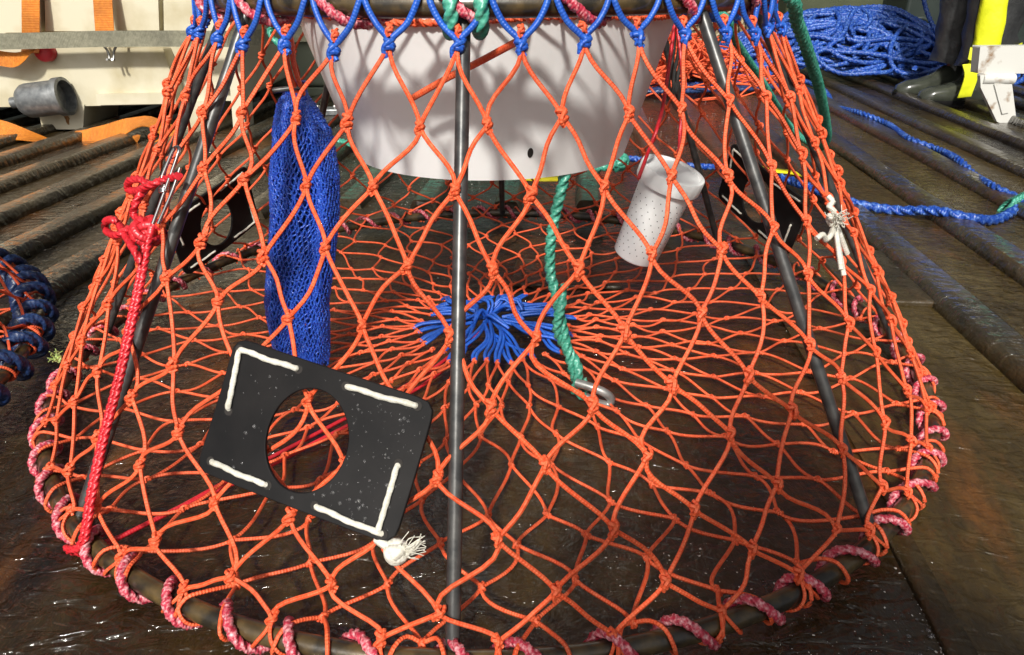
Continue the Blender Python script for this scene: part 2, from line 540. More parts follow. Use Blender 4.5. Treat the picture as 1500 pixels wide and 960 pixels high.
# bulkhead that closes the deck at the back
mb = MB()
mb.box((-9, 5.2, 0), (9, 5.3, 2.6))
for x in np.arange(-8.5, 8.6, 0.85):
    mb.box((x, 5.1, 0.002), (x + 0.07, 5.202, 2.6))
bk = obj('bulkhead', mb.mesh('bulkhead', 'bulkhead', False), label='dark green steel bulkhead closing off the deck behind the gear', cat='bulkhead')

# =================================================================== CRAB POT
NCOL = 40
STEP = 360.0 / NCOL
PH = 0.3
ROWZ = np.array([0.506, 0.442, 0.386, 0.329, 0.277, 0.222, 0.173, 0.120, 0.075, 0.046])
LEGAZ = [-3.3, 38.3, 83.0, 130.0, 178.0, -137.0, -90.5, -44.8]
TW = 0.0022


def ring_path(rad, z, n=160, wob=0.0):
    t = np.linspace(0, 2 * PI, n + 1)
    return np.stack([rad * np.sin(t), -rad * np.cos(t), z + wob * np.sin(5 * t)], -1)


def tor(mbx, path, r, sides=12):
    P = path[None]
    n = P.shape[1]
    ref = np.tile(np.array([0.0, 0.0, 1.0]), (n, 1))[None]
    T = np.gradient(P, axis=1)
    T[:, 0] = T[:, -1] = P[:, 1] - P[:, -2]
    T /= np.linalg.norm(T, axis=2, keepdims=True)
    A = np.cross(T, ref); A /= np.linalg.norm(A, axis=2, keepdims=True)
    B = np.cross(T, A)
    mbx._emit(P, A, B, r, sides)


pot = empty('crab_pot', (0, 0, 0), 'cone shaped crab pot of steel rods covered in orange netting with pink lashing', 'crab pot', 'crab pots on the deck')


def steel_frame(root):
    mb = MB(); tor(mb, ring_path(R, ZB), 0.0098, 14)
    part('bottom_ring', mb, 'ring_steel', root)
    mb = MB(); tor(mb, ring_path(RT, ZT), 0.0115, 14)
    part('top_ring', mb, 'ring_steel', root)
    for az in LEGAZ:
        mb = MB()
        a = cone(az, ZB, -0.006); b = cone(az, ZT, -0.006)
        mb.tubes(np.linspace(a, b, 12), 0.0066, 12, ref=(math.sin(RAD(az)), -math.cos(RAD(az)), 0.2))
        part('leg', mb, 'steel', root)


steel_frame(pot)

# --- knots of the side net -------------------------------------------------
# lattice: row i, column k
az = np.zeros((len(ROWZ), NCOL)); zz = np.zeros_like(az); off = np.zeros_like(az)
colj = rng.normal(0, 0.28, NCOL)
for i in range(len(ROWZ)):
    az[i] = PH + (np.arange(NCOL) + (0.5 if i % 2 == 0 else 0.0)) * STEP + colj + rng.normal(0, 0.38, NCOL) * (0.6 if i < 2 else 1)
    zz[i] = ROWZ[i] + rng.normal(0, 0.0038, NCOL) * (0.7 if i < 2 else 1) + 0.003 * np.sin(np.radians(az[i]) * 3 + i)
    off[i] = 0.006 + rng.normal(0, 0.002, NCOL)
off[-1] = 0.006
under = (((az + 180) % 360 - 180) > -31) & (((az + 180) % 360 - 180) < -3) & (zz > 0.09) & (zz < 0.28)
off[under] -= 0.009
zz[-1] = ROWZ[-1] + rng.normal(0, 0.002, NCOL)
# gather of strands at the pot's sides as in life: pull a few columns together
KN = cone(az, zz, off)                                     # (rows, cols, 3)


def strand(azA, zA, oA, azB, zB, oB, S=9, k=0.62, wig=1.0):
    n = len(azA)
    s = np.linspace(0, 1, S)[None]
    d = (azB - azA + 180) % 360 - 180
    sm = s * s * (3 - 2 * s)
    f = (1 - k) * s + k * sm
    bow = np.sin(PI * s) * rng.normal(0, 0.48, (n, 1)) * wig + np.sin(2 * PI * s) * rng.normal(0, 0.30, (n, 1)) * wig
    a = azA[:, None] + d[:, None] * f + bow
    z = zA[:, None] + (zB - zA)[:, None] * s
    o_ = oA[:, None] + (oB - oA)[:, None] * s + np.sin(PI * s) * rng.normal(-0.001, 0.0016, (n, 1))
    return cone(a, z, o_), a


mb = MB()
for i in range(len(ROWZ) - 1):
    for dk in (0, 1):
        k = np.arange(NCOL)
        j = (k + dk) % NCOL if i % 2 == 0 else (k - dk) % NCOL
        P, a = strand(az[i], zz[i], off[i], az[i + 1][j], zz[i + 1][j], off[i + 1][j])
        am = np.radians(a[:, 4])
        mb.tubes(P, TW, 7, ref=np.stack([np.sin(am), -np.cos(am), 0.5 + 0 * am], -1))
# lowest meshes tied round the bottom ring
for k in range(NCOL):
    for sgn in (-1, 1):
        a0 = az[-1][k]
        ph = np.radians([70, 25, -20, -70, -130])
        rr = 0.0105 + TW * 0.9
        da = np.array([0.15, 0.6, 1.2, 1.8, 2.4]) * sgn * (0.8 + 0.5 * random.random())
        pts = [cone(a0, zz[-1][k], off[-1][k])]
        for q in range(5):
            an = RAD(a0 + da[q]); r_ = R + rr * math.cos(ph[q])
            pts.append(np.array([r_ * math.sin(an), -r_ * math.cos(an), ZB + rr * math.sin(ph[q])]))
        mb.tubes(spline(pts, 0.006), TW * 0.85, 6, ref=(math.sin(RAD(a0)), -math.cos(RAD(a0)), 0.35))
side_net = part('side_net', mb, 'orange', pot)

# blue meshes that hang the net from the top ring
mb = MB()
for k in range(NCOL):
    for sgn in (-1, 1):
        a0 = az[0][k]
        a1 = a0 + sgn * STEP * 0.43
        dr = ZT + 0.0
        ph = np.radians([15, 60, 110, 160])
        rr = 0.0115 + 0.005
        pts = [cone(a0 + sgn * 0.3, zz[0][k] + 0.005, off[0][k]), cone(a0 + (a1 - a0) * 0.62, (zz[0][k] + ZT) / 2 + 0.002, 0.010)]
        for q in ph:
            an = RAD(a1); r_ = RT + rr * math.cos(q)
            pts.append(np.array([r_ * math.sin(an), -r_ * math.cos(an), ZT + rr * math.sin(q)]))
        mb.tubes(spline(pts, 0.005), 0.0031, 7, ref=(math.sin(RAD(a0 + 90)), -math.cos(RAD(a0 + 90)), 0.1))
top_hem = part('blue_hem', mb, 'blue_twine', pot)


def knot_mesh(material, r=0.0043, sc=1.0, zs=1.12):
    m_ = MB()
    jj = lambda: random.gauss(0, 0.0010)
    t = np.linspace(0, 2 * PI, 13)
    for zc, tilt, rx, ry in ((0.0045 + jj(), 0.45 + 90 * jj(), 0.0062, 0.0048), (-0.0045 + jj(), -0.35 + 90 * jj(), 0.0058, 0.0048)):
        P = np.stack([rx * np.cos(t), ry * np.sin(t) + 0.001, zs * zc + tilt * rx * np.cos(t)], -1) * sc
        m_.tubes(P, r * 0.92 * sc, 6, ref=(0, 0.2, 1))
    P = spline(np.array([(-0.003, -0.002, 0.014), (-0.005 + jj(), 0.006, 0.006 + jj()), (0.001 + jj(), 0.0088, -0.001 + jj()), (0.005 + jj(), 0.005, -0.008 + jj()), (0.002, -0.002, -0.015)]) * sc, 0.004)
    m_.tubes(P, r * 0.85 * sc, 6, ref=(1, 0.1, 0))
    P = spline(np.array([(0.004, -0.003, 0.012), (0.003, 0.0, 0.0), (-0.004, -0.003, -0.012)]) * sc, 0.005)
    m_.tubes(P, r * 0.9 * sc, 6, ref=(0, 1, 0.1))
    return m_.mesh('knot', material)


KM = [knot_mesh('orange', sc=v_) for v_ in (0.50, 0.53, 0.56, 0.60)]
kb = knot_mesh('blue_twine', sc=0.68)
ks = knot_mesh('orange', sc=0.42)


def frame_at(P, nrm, upv, jit=0.25):
    n = np.array(nrm, float); n /= np.linalg.norm(n)
    u_ = np.array(upv, float); u_ -= n * (u_ @ n); u_ /= np.linalg.norm(u_)
    x = np.cross(n, u_)
    a = random.gauss(0, jit)
    x2 = math.cos(a) * x + math.sin(a) * u_; u2 = -math.sin(a) * x + math.cos(a) * u_
    return Matrix([[x2[0], n[0], u2[0], P[0]], [x2[1], n[1], u2[1], P[1]], [x2[2], n[2], u2[2], P[2]], [0, 0, 0, 1]])


knots = []          # (distance, parent, mesh, matrix)
for i in range(len(ROWZ)):
    for k in range(NCOL):
        a = RAD(az[i][k]); Pk = KN[i][k]
        nrm = (math.sin(a), -math.cos(a), 0.55)
        upv = (-math.sin(a) * 0.5, math.cos(a) * 0.5, 1)
        me_ = kb if i == 0 else random.choice(KM)
        if i == 0:
            Mx = frame_at(Pk - np.array([0, 0, 0.002]), nrm, upv)
        else:
            Mx = frame_at(Pk, nrm, upv)
        knots.append((np.linalg.norm(Pk - CAM) * (0.8 if a % (2 * PI) < 1.2 or a % (2 * PI) > 5.1 else 1.3), top_hem if i == 0 else side_net, me_, Mx))
        if i == 0:       # orange bight through the blue knot
            Mx2 = frame_at(Pk + np.array([-math.sin(a) * 0.004, math.cos(a) * 0.004, 0.012]), nrm, upv)
            knots.append((9.0, side_net, ks, Mx2))

# --- bottom net ------------------------------------------------------------
RB = np.array([0.622, 0.560, 0.495, 0.430, 0.365, 0.300, 0.238, 0.180, 0.128])
baz = np.zeros((len(RB), NCOL)); br = np.zeros_like(baz); bz = np.zeros_like(baz)
for i in range(len(RB)):
    baz[i] = PH + 2.2 + (np.arange(NCOL) + (0.5 if i % 2 else 0.0)) * STEP + rng.normal(0, 0.9, NCOL)
    br[i] = RB[i] + rng.normal(0, 0.007, NCOL) + 0.012 * np.sin(np.radians(baz[i]) * 2 + 1) * math.sin(PI * i / 8)
    bz[i] = 0.034 - 0.014 * math.sin(PI * min(1, i / 7)) + rng.normal(0, 0.002, NCOL)


def pol(a, r, z):
    a = np.radians(a)
    return np.stack([r * np.sin(a), -r * np.cos(a), z + 0 * r], -1)


mb = MB()
for i in range(len(RB) - 1):
    for dk in (0, 1):
        k = np.arange(NCOL)
        j = (k - dk) % NCOL if i % 2 == 0 else (k + dk) % NCOL
        S = 9; s = np.linspace(0, 1, S)[None]
        d = (baz[i + 1][j] - baz[i] + 180) % 360 - 180
        f = 0.5 * s + 0.5 * s * s * (3 - 2 * s)
        bow = np.sin(PI * s) * rng.normal(0, 0.8, (NCOL, 1))
        a = baz[i][:, None] + d[:, None] * f + bow
        r_ = br[i][:, None] + (br[i + 1][j] - br[i])[:, None] * s
        z_ = bz[i][:, None] + (bz[i + 1][j] - bz[i])[:, None] * s + np.sin(PI * s) * rng.normal(-0.001, 0.002, (NCOL, 1))
        mb.tubes(pol(a, r_, np.maximum(z_, 0.006)), 0.0022, 6)
for k in range(NCOL):
    for sgn in (-1, 1):
        a0 = baz[0][k]
        pts = [pol(a0, br[0][k], bz[0][k]), pol(a0 + sgn * 1.2, 0.637, ZB + 0.012), pol(a0 + sgn * 1.9, 0.652, ZB + 0.0145), pol(a0 + sgn * 2.3, 0.6635, ZB + 0.002), pol(a0 + sgn * 2.5, 0.660, ZB - 0.009), pol(a0 + sgn * 2.6, 0.648, ZB - 0.0125)]
        mb.tubes(spline(np.array(pts), 0.006), 0.0022, 6)
bottom_net = part('bottom_net', mb, 'orange', pot)
for i in range(len(RB)):
    for k in range(NCOL):
        Pk = pol(baz[i][k], br[i][k], bz[i][k]); a = RAD(baz[i][k])
        knots.append((np.linalg.norm(Pk - CAM) * 1.25, bottom_net, ks, frame_at(Pk, (0.05, -0.1, 1), (math.sin(a), -math.cos(a), 0))))

knots.sort(key=lambda t_: t_[0])
rest = {}
for n_, (dist_, par, me_, Mx) in enumerate(knots):
    if n_ < 300:
        o = obj('knot', me_, par)
        o.matrix_local = Mx
    else:
        rest.setdefault((par.name, me_.name), (par, me_, []))[2].append(Mx)
for par, me_, Ms in rest.values():
    co = np.empty(len(me_.vertices) * 3); me_.vertices.foreach_get('co', co); co = co.reshape(-1, 3)
    qi = np.empty(len(me_.loops), np.int32); me_.loops.foreach_get('vertex_index', qi)
    m_ = MB()
    for Mx in Ms:
        X = np.array(Mx)
        m_.add(co @ X[:3, :3].T + X[:3, 3], qi.reshape(-1, 4))
    obj('far_knots', m_.mesh('far_knots', me_.materials[0]), par, kind='stuff')

# blue tuft that closes the bottom net
mb = MB()
CT = np.array([-0.01, 0.03, 0.036])
for k in range(NCOL):
    Pk = pol(baz[-1][k], br[-1][k], bz[-1][k])
    if k % 3 == 1 and (k // 3) % 2:
        continue
    a = RAD(baz[-1][k])
    rdir = np.array([math.sin(a), -math.cos(a), 0])
    side = np.array([rdir[1], -rdir[0], 0])
    ti = random.uniform(0.012, 0.04)
    c = CT + rdir * ti + rng.normal(0, [0.010, 0.006, 0.003])
    sw = random.gauss(0, 0.012)
    for sgn in (-1, 1):
        lift = random.uniform(-0.004, 0.006) + (0.008 if k % 6 == 0 else 0)
        mid = (Pk + c) / 2 + side * (sgn * random.uniform(0.001, 0.004) + sw) + np.array([0, 0, lift])
        q3 = Pk * 0.86 + c * 0.14 + side * sgn * 0.003 + np.array([0, 0, lift * 0.4 + 0.002])
        mb.tubes(spline([Pk + side * sgn * 0.002, q3, mid, c + np.array([0, 0, 0.004 * random.random()])], 0.008), 0.0028, 6, ref=(0.1, 0.1, 1))
for k in range(7):                                         # loose bights standing up
    a = random.uniform(0, 2 * PI); l = random.uniform(0.04, 0.09)
    e = CT + np.array([math.cos(a) * l, math.sin(a) * l * 0.9, random.uniform(0.0, 0.02)])
    m2 = (CT + e) / 2 + np.array([random.uniform(-.02, .02), random.uniform(-.02, .02), random.uniform(0.01, .03)])
    for w_ in (-0.003, 0.003):
        mb.tubes(spline([CT + [w_, 0, 0], m2 + [w_, w_, 0], e], 0.008), 0.0028, 6, ref=(0.1, 0.1, 1))
part('blue_tuft', mb, 'blue_twine', pot)


# --- lashings --------------------------------------------------------------
def lashing(turns, rad, zc, ring_r, rr, seed, slack=0.003, a_from=0, a_to=360, dwell=0.0):
    g = np.random.default_rng(seed)
    pts = []
    n = turns
    ph0 = g.uniform(0, 6)
    angs = a_from + (np.arange(n + 1) + g.normal(0, 0.11, n + 1)) / n * (a_to - a_from)
    for t_ in range(n):
        a0, a1 = angs[t_], angs[t_ + 1]
        sl_ = slack * g.uniform(0.3, 1.8)
        for q in range(10):
            s = q / 10
            # most of the travel happens underneath the ring
            adv = s + dwell * math.sin(2 * PI * s) / (2 * PI)
            th = PI * 1.5 + 2 * PI * s
            rh = ring_r + rr * 0.95 + sl_ * max(0, math.sin(th + 0.6)) * 1.4
            an = RAD(a0 + (a1 - a0) * adv)
            rd = rad - rh * math.cos(th)
            pts.append((rd * math.sin(an), -rd * math.cos(an), zc + rh * math.sin(th)))
    return pts


mb = MB(); mb.rope(lashing(58, R, ZB, 0.0098, 0.0050, 3, 0.0004), 0.0053, pitch=0.031, step=0.0042)
part('bottom_lashing', mb, 'pink', pot)
mb = MB(); mb.rope(lashing(20, RT, ZT, 0.0115, 0.0056, 5, 0.004), 0.0056, pitch=0.034, step=0.0042)
part('top_lashing', mb, 'pink', pot)

# --- entrance chute --------------------------------------------------------
mb = MB()
prof_o = [(0.258, 0.524), (0.2425, 0.475), (0.222, 0.410), (0.2063, 0.360), (0.1978, 0.333)]
prof_i = [(r - 0.0045, z) for r, z in prof_o[::-1]]
mb.lathe(prof_o + prof_i, 96, closed=True)
chute = part('entrance_chute', mb, 'chute', pot)
chute.data.set_sharp_from_angle(angle=RAD(40))
# small oval hole burnt through the chute's wall
P = YP(774, 222, -0.195)
a = math.atan2(P[0], -P[1])
rz_ = 0.1978 + (P[2] - 0.333) * 0.315 + 0.0005
m_ = MB()
t = np.arange(16) * 2 * PI / 16
cst = np.stack([0.0036 * np.cos(t), 0 * t - 0.0004, 0.0065 * np.sin(t)], -1)
m_.loft([cst * np.array([1, 0, 1]) + np.array([0, -0.0004, 0]), cst + np.array([0, 0.001, 0])])
hm = m_.mesh('burnt_hole', 'dark')
o = obj('burnt_hole', hm, chute)
o.location = (rz_ * math.sin(a), -rz_ * math.cos(a), P[2]); o.rotation_euler = (RAD(19), 0, a)
# top netting between ring and chute rim
mb = MB()
for k in range(NCOL):
    for sgn in (-1, 1):
        a0 = PH + k * STEP; a1 = a0 + sgn * STEP / 2
        p0 = pol(a0, RT - 0.012, ZT + 0.004); p1 = pol(a1 + random.gauss(0, .4), 0.305, ZT - 0.004 + random.gauss(0, .003)); p2 = pol(a0 + random.gauss(0, .6), 0.257, 0.518)
        mb.tubes(spline(np.array([p0, (p0 + p1) / 2 + [0, 0, -.002], p1, (p1 + p2) / 2, p2]), 0.01), TW, 6)
part('top_net', mb, 'orange', pot)
mb = MB(); mb.rope(ring_path(0.2585, 0.520, 90, 0.003), 0.0045, step=0.006)
part('chute_lacing', mb, 'orange', pot)
# red line stretched inside, across the chute
mb = MB(); mb.tubes(spline([YP(604, 144, -0.262), YP(660, 112, -0.29), YP(700, 92, -0.31), CN(760, 60, -0.004)], 0.01), 0.0036, 7)
part('loose_tail', mb, 'orange', pot)


# --- escape panels ---------------------------------------------------------
PW, PH_ = 0.206, 0.128
HX, HY, HA, HB = -0.003, -0.004, 0.0400, 0.0465


def panel_mesh():
    bm = bmesh.new()
    out = []
    rr = 0.013
    for cx, cy, a0 in ((PW / 2 - rr, PH_ / 2 - rr, 0), (-PW / 2 + rr, PH_ / 2 - rr, 90), (-PW / 2 + rr, -PH_ / 2 + rr, 180), (PW / 2 - rr, -PH_ / 2 + rr, 270)):
        for q in range(7):
            a = RAD(a0 + q * 15)
            out.append((cx + rr * math.cos(a), cy + rr * math.sin(a)))
    n = len(out)
    # resample outline and hole to the same count by angle
    K = 96
    hole = [(HX + HA * math.cos(2 * PI * i / K), HY + HB * math.sin(2 * PI * i / K)) for i in range(K)]
    outl = []
    pts = np.array(out + [out[0]])
    for i in range(K):
        th = 2 * PI * i / K
        dx, dy = math.cos(th), math.sin(th)
        best = None
        for j in range(n):
            x0, y0 = pts[j] - (HX, HY); ex, ey = pts[j + 1] - pts[j]
            den = dx * ey - dy * ex
            if abs(den) < 1e-12: continue
            tt = (x0 * ey - y0 * ex) / den; u_ = (x0 * dy - y0 * dx) / den
            if tt > 0 and -1e-9 <= u_ <= 1 + 1e-9:
                best = tt if best is None else max(best, tt)
        outl.append((HX + dx * best, HY + dy * best))
    T_ = 0.0019
    m_ = MB()
    bend = lambda x, y: 0.010 * (x / 0.1) ** 2 * 0.35 - 0.004 * (y / 0.06) ** 2 * 0.5
    def lay(p, sg): return [(x, y, sg * T_ - bend(x, y)) for x, y in p]
    mid = [((a[0] + b[0]) / 2, (a[1] + b[1]) / 2) for a, b in zip(hole, outl)]
    R_ = np.array([lay(hole, 1), lay(mid, 1), lay(outl, 1), lay(outl, -1), lay(mid, -1), lay(hole, -1)])
    idx = np.arange(6 * K).reshape(6, K)
    a = idx; b = np.roll(idx, -1, 0)
    Q = np.stack([a, b, np.roll(b, -1, 1), np.roll(a, -1, 1)], -1).reshape(-1, 4)
    m_.add(R_, Q)
    me = m_.mesh('escape_panel', 'black_rubber', True)
    me.set_sharp_from_angle(angle=RAD(40))
    return me


def panel_matrix(pc, nrm, ux):
    n = np.array(nrm, float); n /= np.linalg.norm(n)
    x = np.array(ux, float); x -= n * (x @ n); x /= np.linalg.norm(x)
    y = np.cross(n, x)
    return Matrix([[x[0], y[0], n[0], pc[0]], [x[1], y[1], n[1], pc[1]], [x[2], y[2], n[2], pc[2]], [0, 0, 0, 1]])


pm = panel_mesh()
c4 = [CN(*q, off=0.021) for q in ((334, 497), (632, 592), (588, 800), (293, 682))]
pc = sum(c4) / 4
ux = (c4[1] - c4[0]) + (c4[2] - c4[3])
uy = (c4[0] - c4[3]) + (c4[1] - c4[2])
panel = obj('escape_panel', pm, pot, label='black rubber panel with round hole and white cord')
PMX = panel_matrix(pc, np.cross(ux, uy), ux)
panel.matrix_local = PMX
bevel(panel, 0.0009, 2, 50)
PMI = np.array(PMX.inverted())


def to_panel(x, y):
    """pixel -> panel local x,y"""
    d = ray(x, y)
    o_ = PMI[:3, :3] @ CAM + PMI[:3, 3]; d_ = PMI[:3, :3] @ d
    t_ = -o_[2] / d_[2]
    return o_ + d_ * t_


def zbend(x, y): return 0.0019 - (0.010 * (x / 0.1) ** 2 * 0.35 - 0.004 * (y / 0.06) ** 2 * 0.5)


def cord_seg(a, b, parent, rad=0.0027):
    m_ = MB()
    A_, B_ = np.array(a), np.array(b)
    pts = []
    for s in np.linspace(0, 1, 7):
        x, y = A_ * (1 - s) + B_ * s
        z = zbend(x, y) + rad * 0.75
        pts.append((x, y + 0.0006 * math.sin(s * 9), z))
    x, y = A_; pts.insert(0, (x - (B_ - A_)[0] * 0.012, y - (B_ - A_)[1] * 0.012, zbend(x, y) - 0.004))
    x, y = B_; pts.append((x + (B_ - A_)[0] * 0.012, y + (B_ - A_)[1] * 0.012, zbend(x, y) - 0.004))
    Pc = spline(pts, 0.003)
    m_.tubes(Pc, (rad * (1 + 0.10 * np.sin(np.arange(len(Pc)) * 1.7 + random.random() * 6)))[None], 8, ref=(0, 0, 1))
    obj('white_cord', m_.mesh('white_cord', 'white_cord'), parent)
    t = np.arange(12) * 2 * PI / 12
    for x, y in (A_, B_):
        h = MB()
        dr = (A_ - B_) / np.linalg.norm(A_ - B_) * (1 if (x, y) == tuple(A_) else -1) * 0.0028
        c_ = np.stack([x + dr[0] + 0.0042 * np.cos(t), y + dr[1] + 0.0042 * np.sin(t), 0 * t + zbend(x, y) + 0.0003], -1)
        h.loft([c_ - [0, 0, .001], c_])
        obj('lacing_hole', h.mesh('lacing_hole', 'dark'), parent)


segs = [((355, 513), (436, 540)), ((352, 516), (335, 598)), ((513, 567), (608, 594)), ((313, 677), (391, 709)), ((468, 742), (558, 781)), ((582, 684), (555, 779))]
LS = []
for a, b in segs:
    A_ = to_panel(*a)[:2]; B_ = to_panel(*b)[:2]
    LS.append((A_, B_))
    cord_seg(A_, B_, panel)
# water drops on the panel
mb = MB()
th = np.arange(8) * 2 * PI / 8


def drop(mbx, x, y, z, r, hgt=0.55):
    rings = []
    for q, hz in ((1.0, 0.0), (0.92, 0.35), (0.6, 0.8), (0.15, 1.0)):
        rings.append(np.stack([x + r * q * np.cos(th), y + r * q * np.sin(th) * random.uniform(.9, 1.1), z + 0 * th + r * hgt * hz], -1))
    mbx.loft(rings)


nd = 0
while nd < 190:
    x, y = random.uniform(-PW / 2 + .006, PW / 2 - .006), random.uniform(-PH_ / 2 + .006, PH_ / 2 - .006)
    if random.random() > (0.25 + 0.75 * (x > 0.02)): continue
    if ((x - HX) / (HA + .003)) ** 2 + ((y - HY) / (HB + .003)) ** 2 < 1: continue
    drop(mb, x, y, zbend(x, y) - 0.0001, min(0.0019, 0.0005 * random.paretovariate(2.0)))
    nd += 1
obj('water_drops', mb.mesh('water_drops', 'water'), panel, kind='stuff')


def tassel(mbx, base, dirv, n, ln, rad, spread):
    dirv = np.array(dirv, float)
    for k in range(n):
        d_ = dirv + rng.normal(0, spread, 3); d_ /= np.linalg.norm(d_)
        l = ln * random.uniform(0.5, 1.1)
        e = np.asarray(base) + d_ * l
        mid = np.asarray(base) + d_ * l * 0.5 + rng.normal(0, l * 0.14, 3)
        mbx.tubes(spline([base, mid, e], l / 4), rad, 4)


def blob_knot(mbx, c, r, rad, nrm=(0, -1, 0.5), n=4):
    c = np.asarray(c)
    t = np.linspace(0, 2 * PI, 17)
    for k in range(n):
        a_, b_ = np.linalg.qr(rng.normal(size=(3, 3)))[0][:2]
        P = c + r * 0.62 * (np.cos(t)[:, None] * a_ + np.sin(t)[:, None] * b_) + rng.normal(0, r * 0.12, 3)
        mbx.tubes(P, rad, 6, ref=np.cross(a_, b_))


mb = MB()
kp = CN(580, 808, 0.016)
blob_knot(mb, kp, 0.011, 0.0045, n=5)
tassel(mb, CN(592, 808, 0.018), (CN(622, 798, 0.024) - CN(590, 812, 0.02)) / 0.02, 60, 0.020, 0.00045, 0.32)
mb.tubes(spline([CN(552, 790, 0.012), CN(562, 797, 0.016), kp], 0.004), 0.004, 7)
part('cord_knot', mb, 'white_cord', pot)
# two more panels on the far side of the pot
for px, rot, lab in (((318, 322), 14, 'black rubber panel low on the net behind a steel leg'), ((1112, 292), -20, 'black rubber panel beside the white jar')):
    P = CN(*px, off=-0.012, near=False)
    a = math.atan2(P[0], -P[1])
    nrm = np.array([-math.sin(a), math.cos(a), -0.16])       # sags inward from the net
    side = np.array([math.cos(a), math.sin(a), 0]) * -1
    upv = np.cross(nrm, side)
    ux = side * math.cos(RAD(rot)) + upv / np.linalg.norm(upv) * math.sin(RAD(rot))
    o = obj('escape_panel', pm, pot, label=lab)
    o.matrix_local = panel_matrix(P, nrm, ux)
    for A_, B_ in LS:
        cord_seg(A_, B_, o, 0.0019)

# =================================================================== SECOND POT (only its near edge is in view)
pot2 = empty('crab_pot', (-1.335, -0.275, 0.028), 'crab pot with thick navy blue lashing around its bottom ring', 'crab pot', 'crab pots on the deck')
for ch in list(pot.children):
    if ch.name.split('.')[0] in ('bottom_ring', 'top_ring', 'leg', 'side_net', 'bottom_net', 'blue_hem', 'entrance_chute', 'top_net', 'top_lashing'):
        c = ch.copy(); C.objects.link(c); c.parent = pot2
mb = MB(); mb.rope(lashing(62, R, ZB, 0.0105, 0.0105, 11, 0.006), 0.0098, pitch=0.06, step=0.006)
part('bottom_lashing', mb, 'navy', pot2).location = (1.335, 0.275, -0.028)
for o in pot2.children:
    if o.name.startswith('bottom_lashing'):
        for v in o.data.vertices: pass
        o.location = (1.335, 0.275, -0.028)
pot2.rotation_euler = (0, 0, 0.35)
for o in list(pot2.children):
    if o.name.startswith('bottom_lashing'):
        # its mesh was stored relative to pot2's base; shift so that it is centred on the base
        me_ = o.data
        co = np.empty(len(me_.vertices) * 3); me_.vertices.foreach_get('co', co)
        co = co.reshape(-1, 3) - np.array([-1.335, -0.275, 0.028]) * -1
        me_.vertices.foreach_set('co', co.ravel()); me_.update()
        o.location = (0, 0, 0)

# =================================================================== THINGS IN AND ON THE POT
# bait bag
YB = -0.13
bt = YP(442, 138, YB); bb = YP(440, 532, YB)
bag = empty('bait_bag', tuple(bb), 'blue mesh bait bag hanging inside the orange netting', 'bait bag')
H_ = bt[2] - bb[2]


def bag_surf(u_, s, lay):
    """u angle, s 0 top..1 bottom"""
    w = np.interp(s, [0, 0.03, 0.12, 0.28, 0.5, 0.8, 0.95, 1.0], [0.012, 0.022, 0.036, 0.045, 0.045, 0.044, 0.040, 0.036]) * lay
    dpt = np.interp(s, [0, 0.03, 0.15, 0.5, 0.9, 1.0], [0.012, 0.02, 0.026, 0.024, 0.022, 0.012]) * lay
    cx = np.interp(s, [0, 0.15, 0.4, 0.75, 1.0], [-0.010, 0.002, 0.004, -0.006, 0.004])
    fold = 1 + 0.24 * np.cos(4 * u_ + 2.5 * s + 1) + 0.12 * np.cos(7 * u_ - 4 * s)
    x = bb[0] + (bt[0] - bb[0]) * (1 - s) + cx + w * np.cos(u_) * (1 + 0.03 * np.cos(5 * u_))
    y = bb[1] + dpt * np.sin(u_) * fold
    return np.stack([x, y, bt[2] - H_ * s + 0.006 * np.sin(4 * u_ + 9 * s) * s], -1)


mb = MB()
NC, NR = 46, 56
for lay, ph0 in ((1.0, 0.0), (0.84, 0.5)):
    nc, nr = NC, NR
    uu = np.zeros((nr, nc)); ss = np.zeros((nr, nc))
    for i in range(nr):
        uu[i] = (np.arange(nc) + (0.5 if i % 2 else 0) + rng.normal(0, 0.13, nc)) / nc * 2 * PI + ph0 + 0.12 * math.sin(i * 0.35)
        ss[i] = np.clip(i / (nr - 1) + rng.normal(0, 0.0035, nc), 0, 1)
    for i in range(nr - 1):
        for dk in (0, 1):
            k = np.arange(nc)
            j = (k - dk) % nc if i % 2 == 0 else (k + dk) % nc
            d = (uu[i + 1][j] - uu[i] + PI) % (2 * PI) - PI
            s = np.linspace(0, 1, 4)[None]
            P = bag_surf(uu[i][:, None] + d[:, None] * s * s * (3 - 2 * s), ss[i][:, None] + (ss[i + 1][j] - ss[i])[:, None] * s, lay)
            P = P + rng.normal(0, 0.0005, P.shape)
            mb.tubes(P, 0.0013, 4, ref=(0.05, 1, 0.1))
    kp_ = bag_surf(uu, ss, lay * 1.01).reshape(-1, 3)
    if lay == 1.0:
        P = np.stack([kp_ - [0, 0, 0.0022], kp_ - [0.0007, 0, 0], kp_ + [0.0006, 0, 0.0022]], 1)
        mb.tubes(P, 0.0018, 4, ref=(0.05, 1, 0.1))
part('mesh_sock', mb, 'bag_blue', bag)
mb = MB()
for k in range(10):                                         # gathered neck
    a = k / 10 * 2 * PI
    mb.rope([bt + [0.010 * math.cos(a), 0.010 * math.sin(a), -0.012], bt + [0.005 * math.cos(a), 0.005 * math.sin(a), 0.004], bt + [0.008 * math.cos(a + .6), 0.006 * math.sin(a), 0.016]], 0.003, step=0.004)
part('neck', mb, 'bag_blue', bag)
mb = MB(); mb.tubes(np.linspace(YP(400, 133, YB - .01), YP(449, 127, YB - .01), 6), 0.0035, 8)
part('toggle', mb, 'steel', bag)
mb = MB()
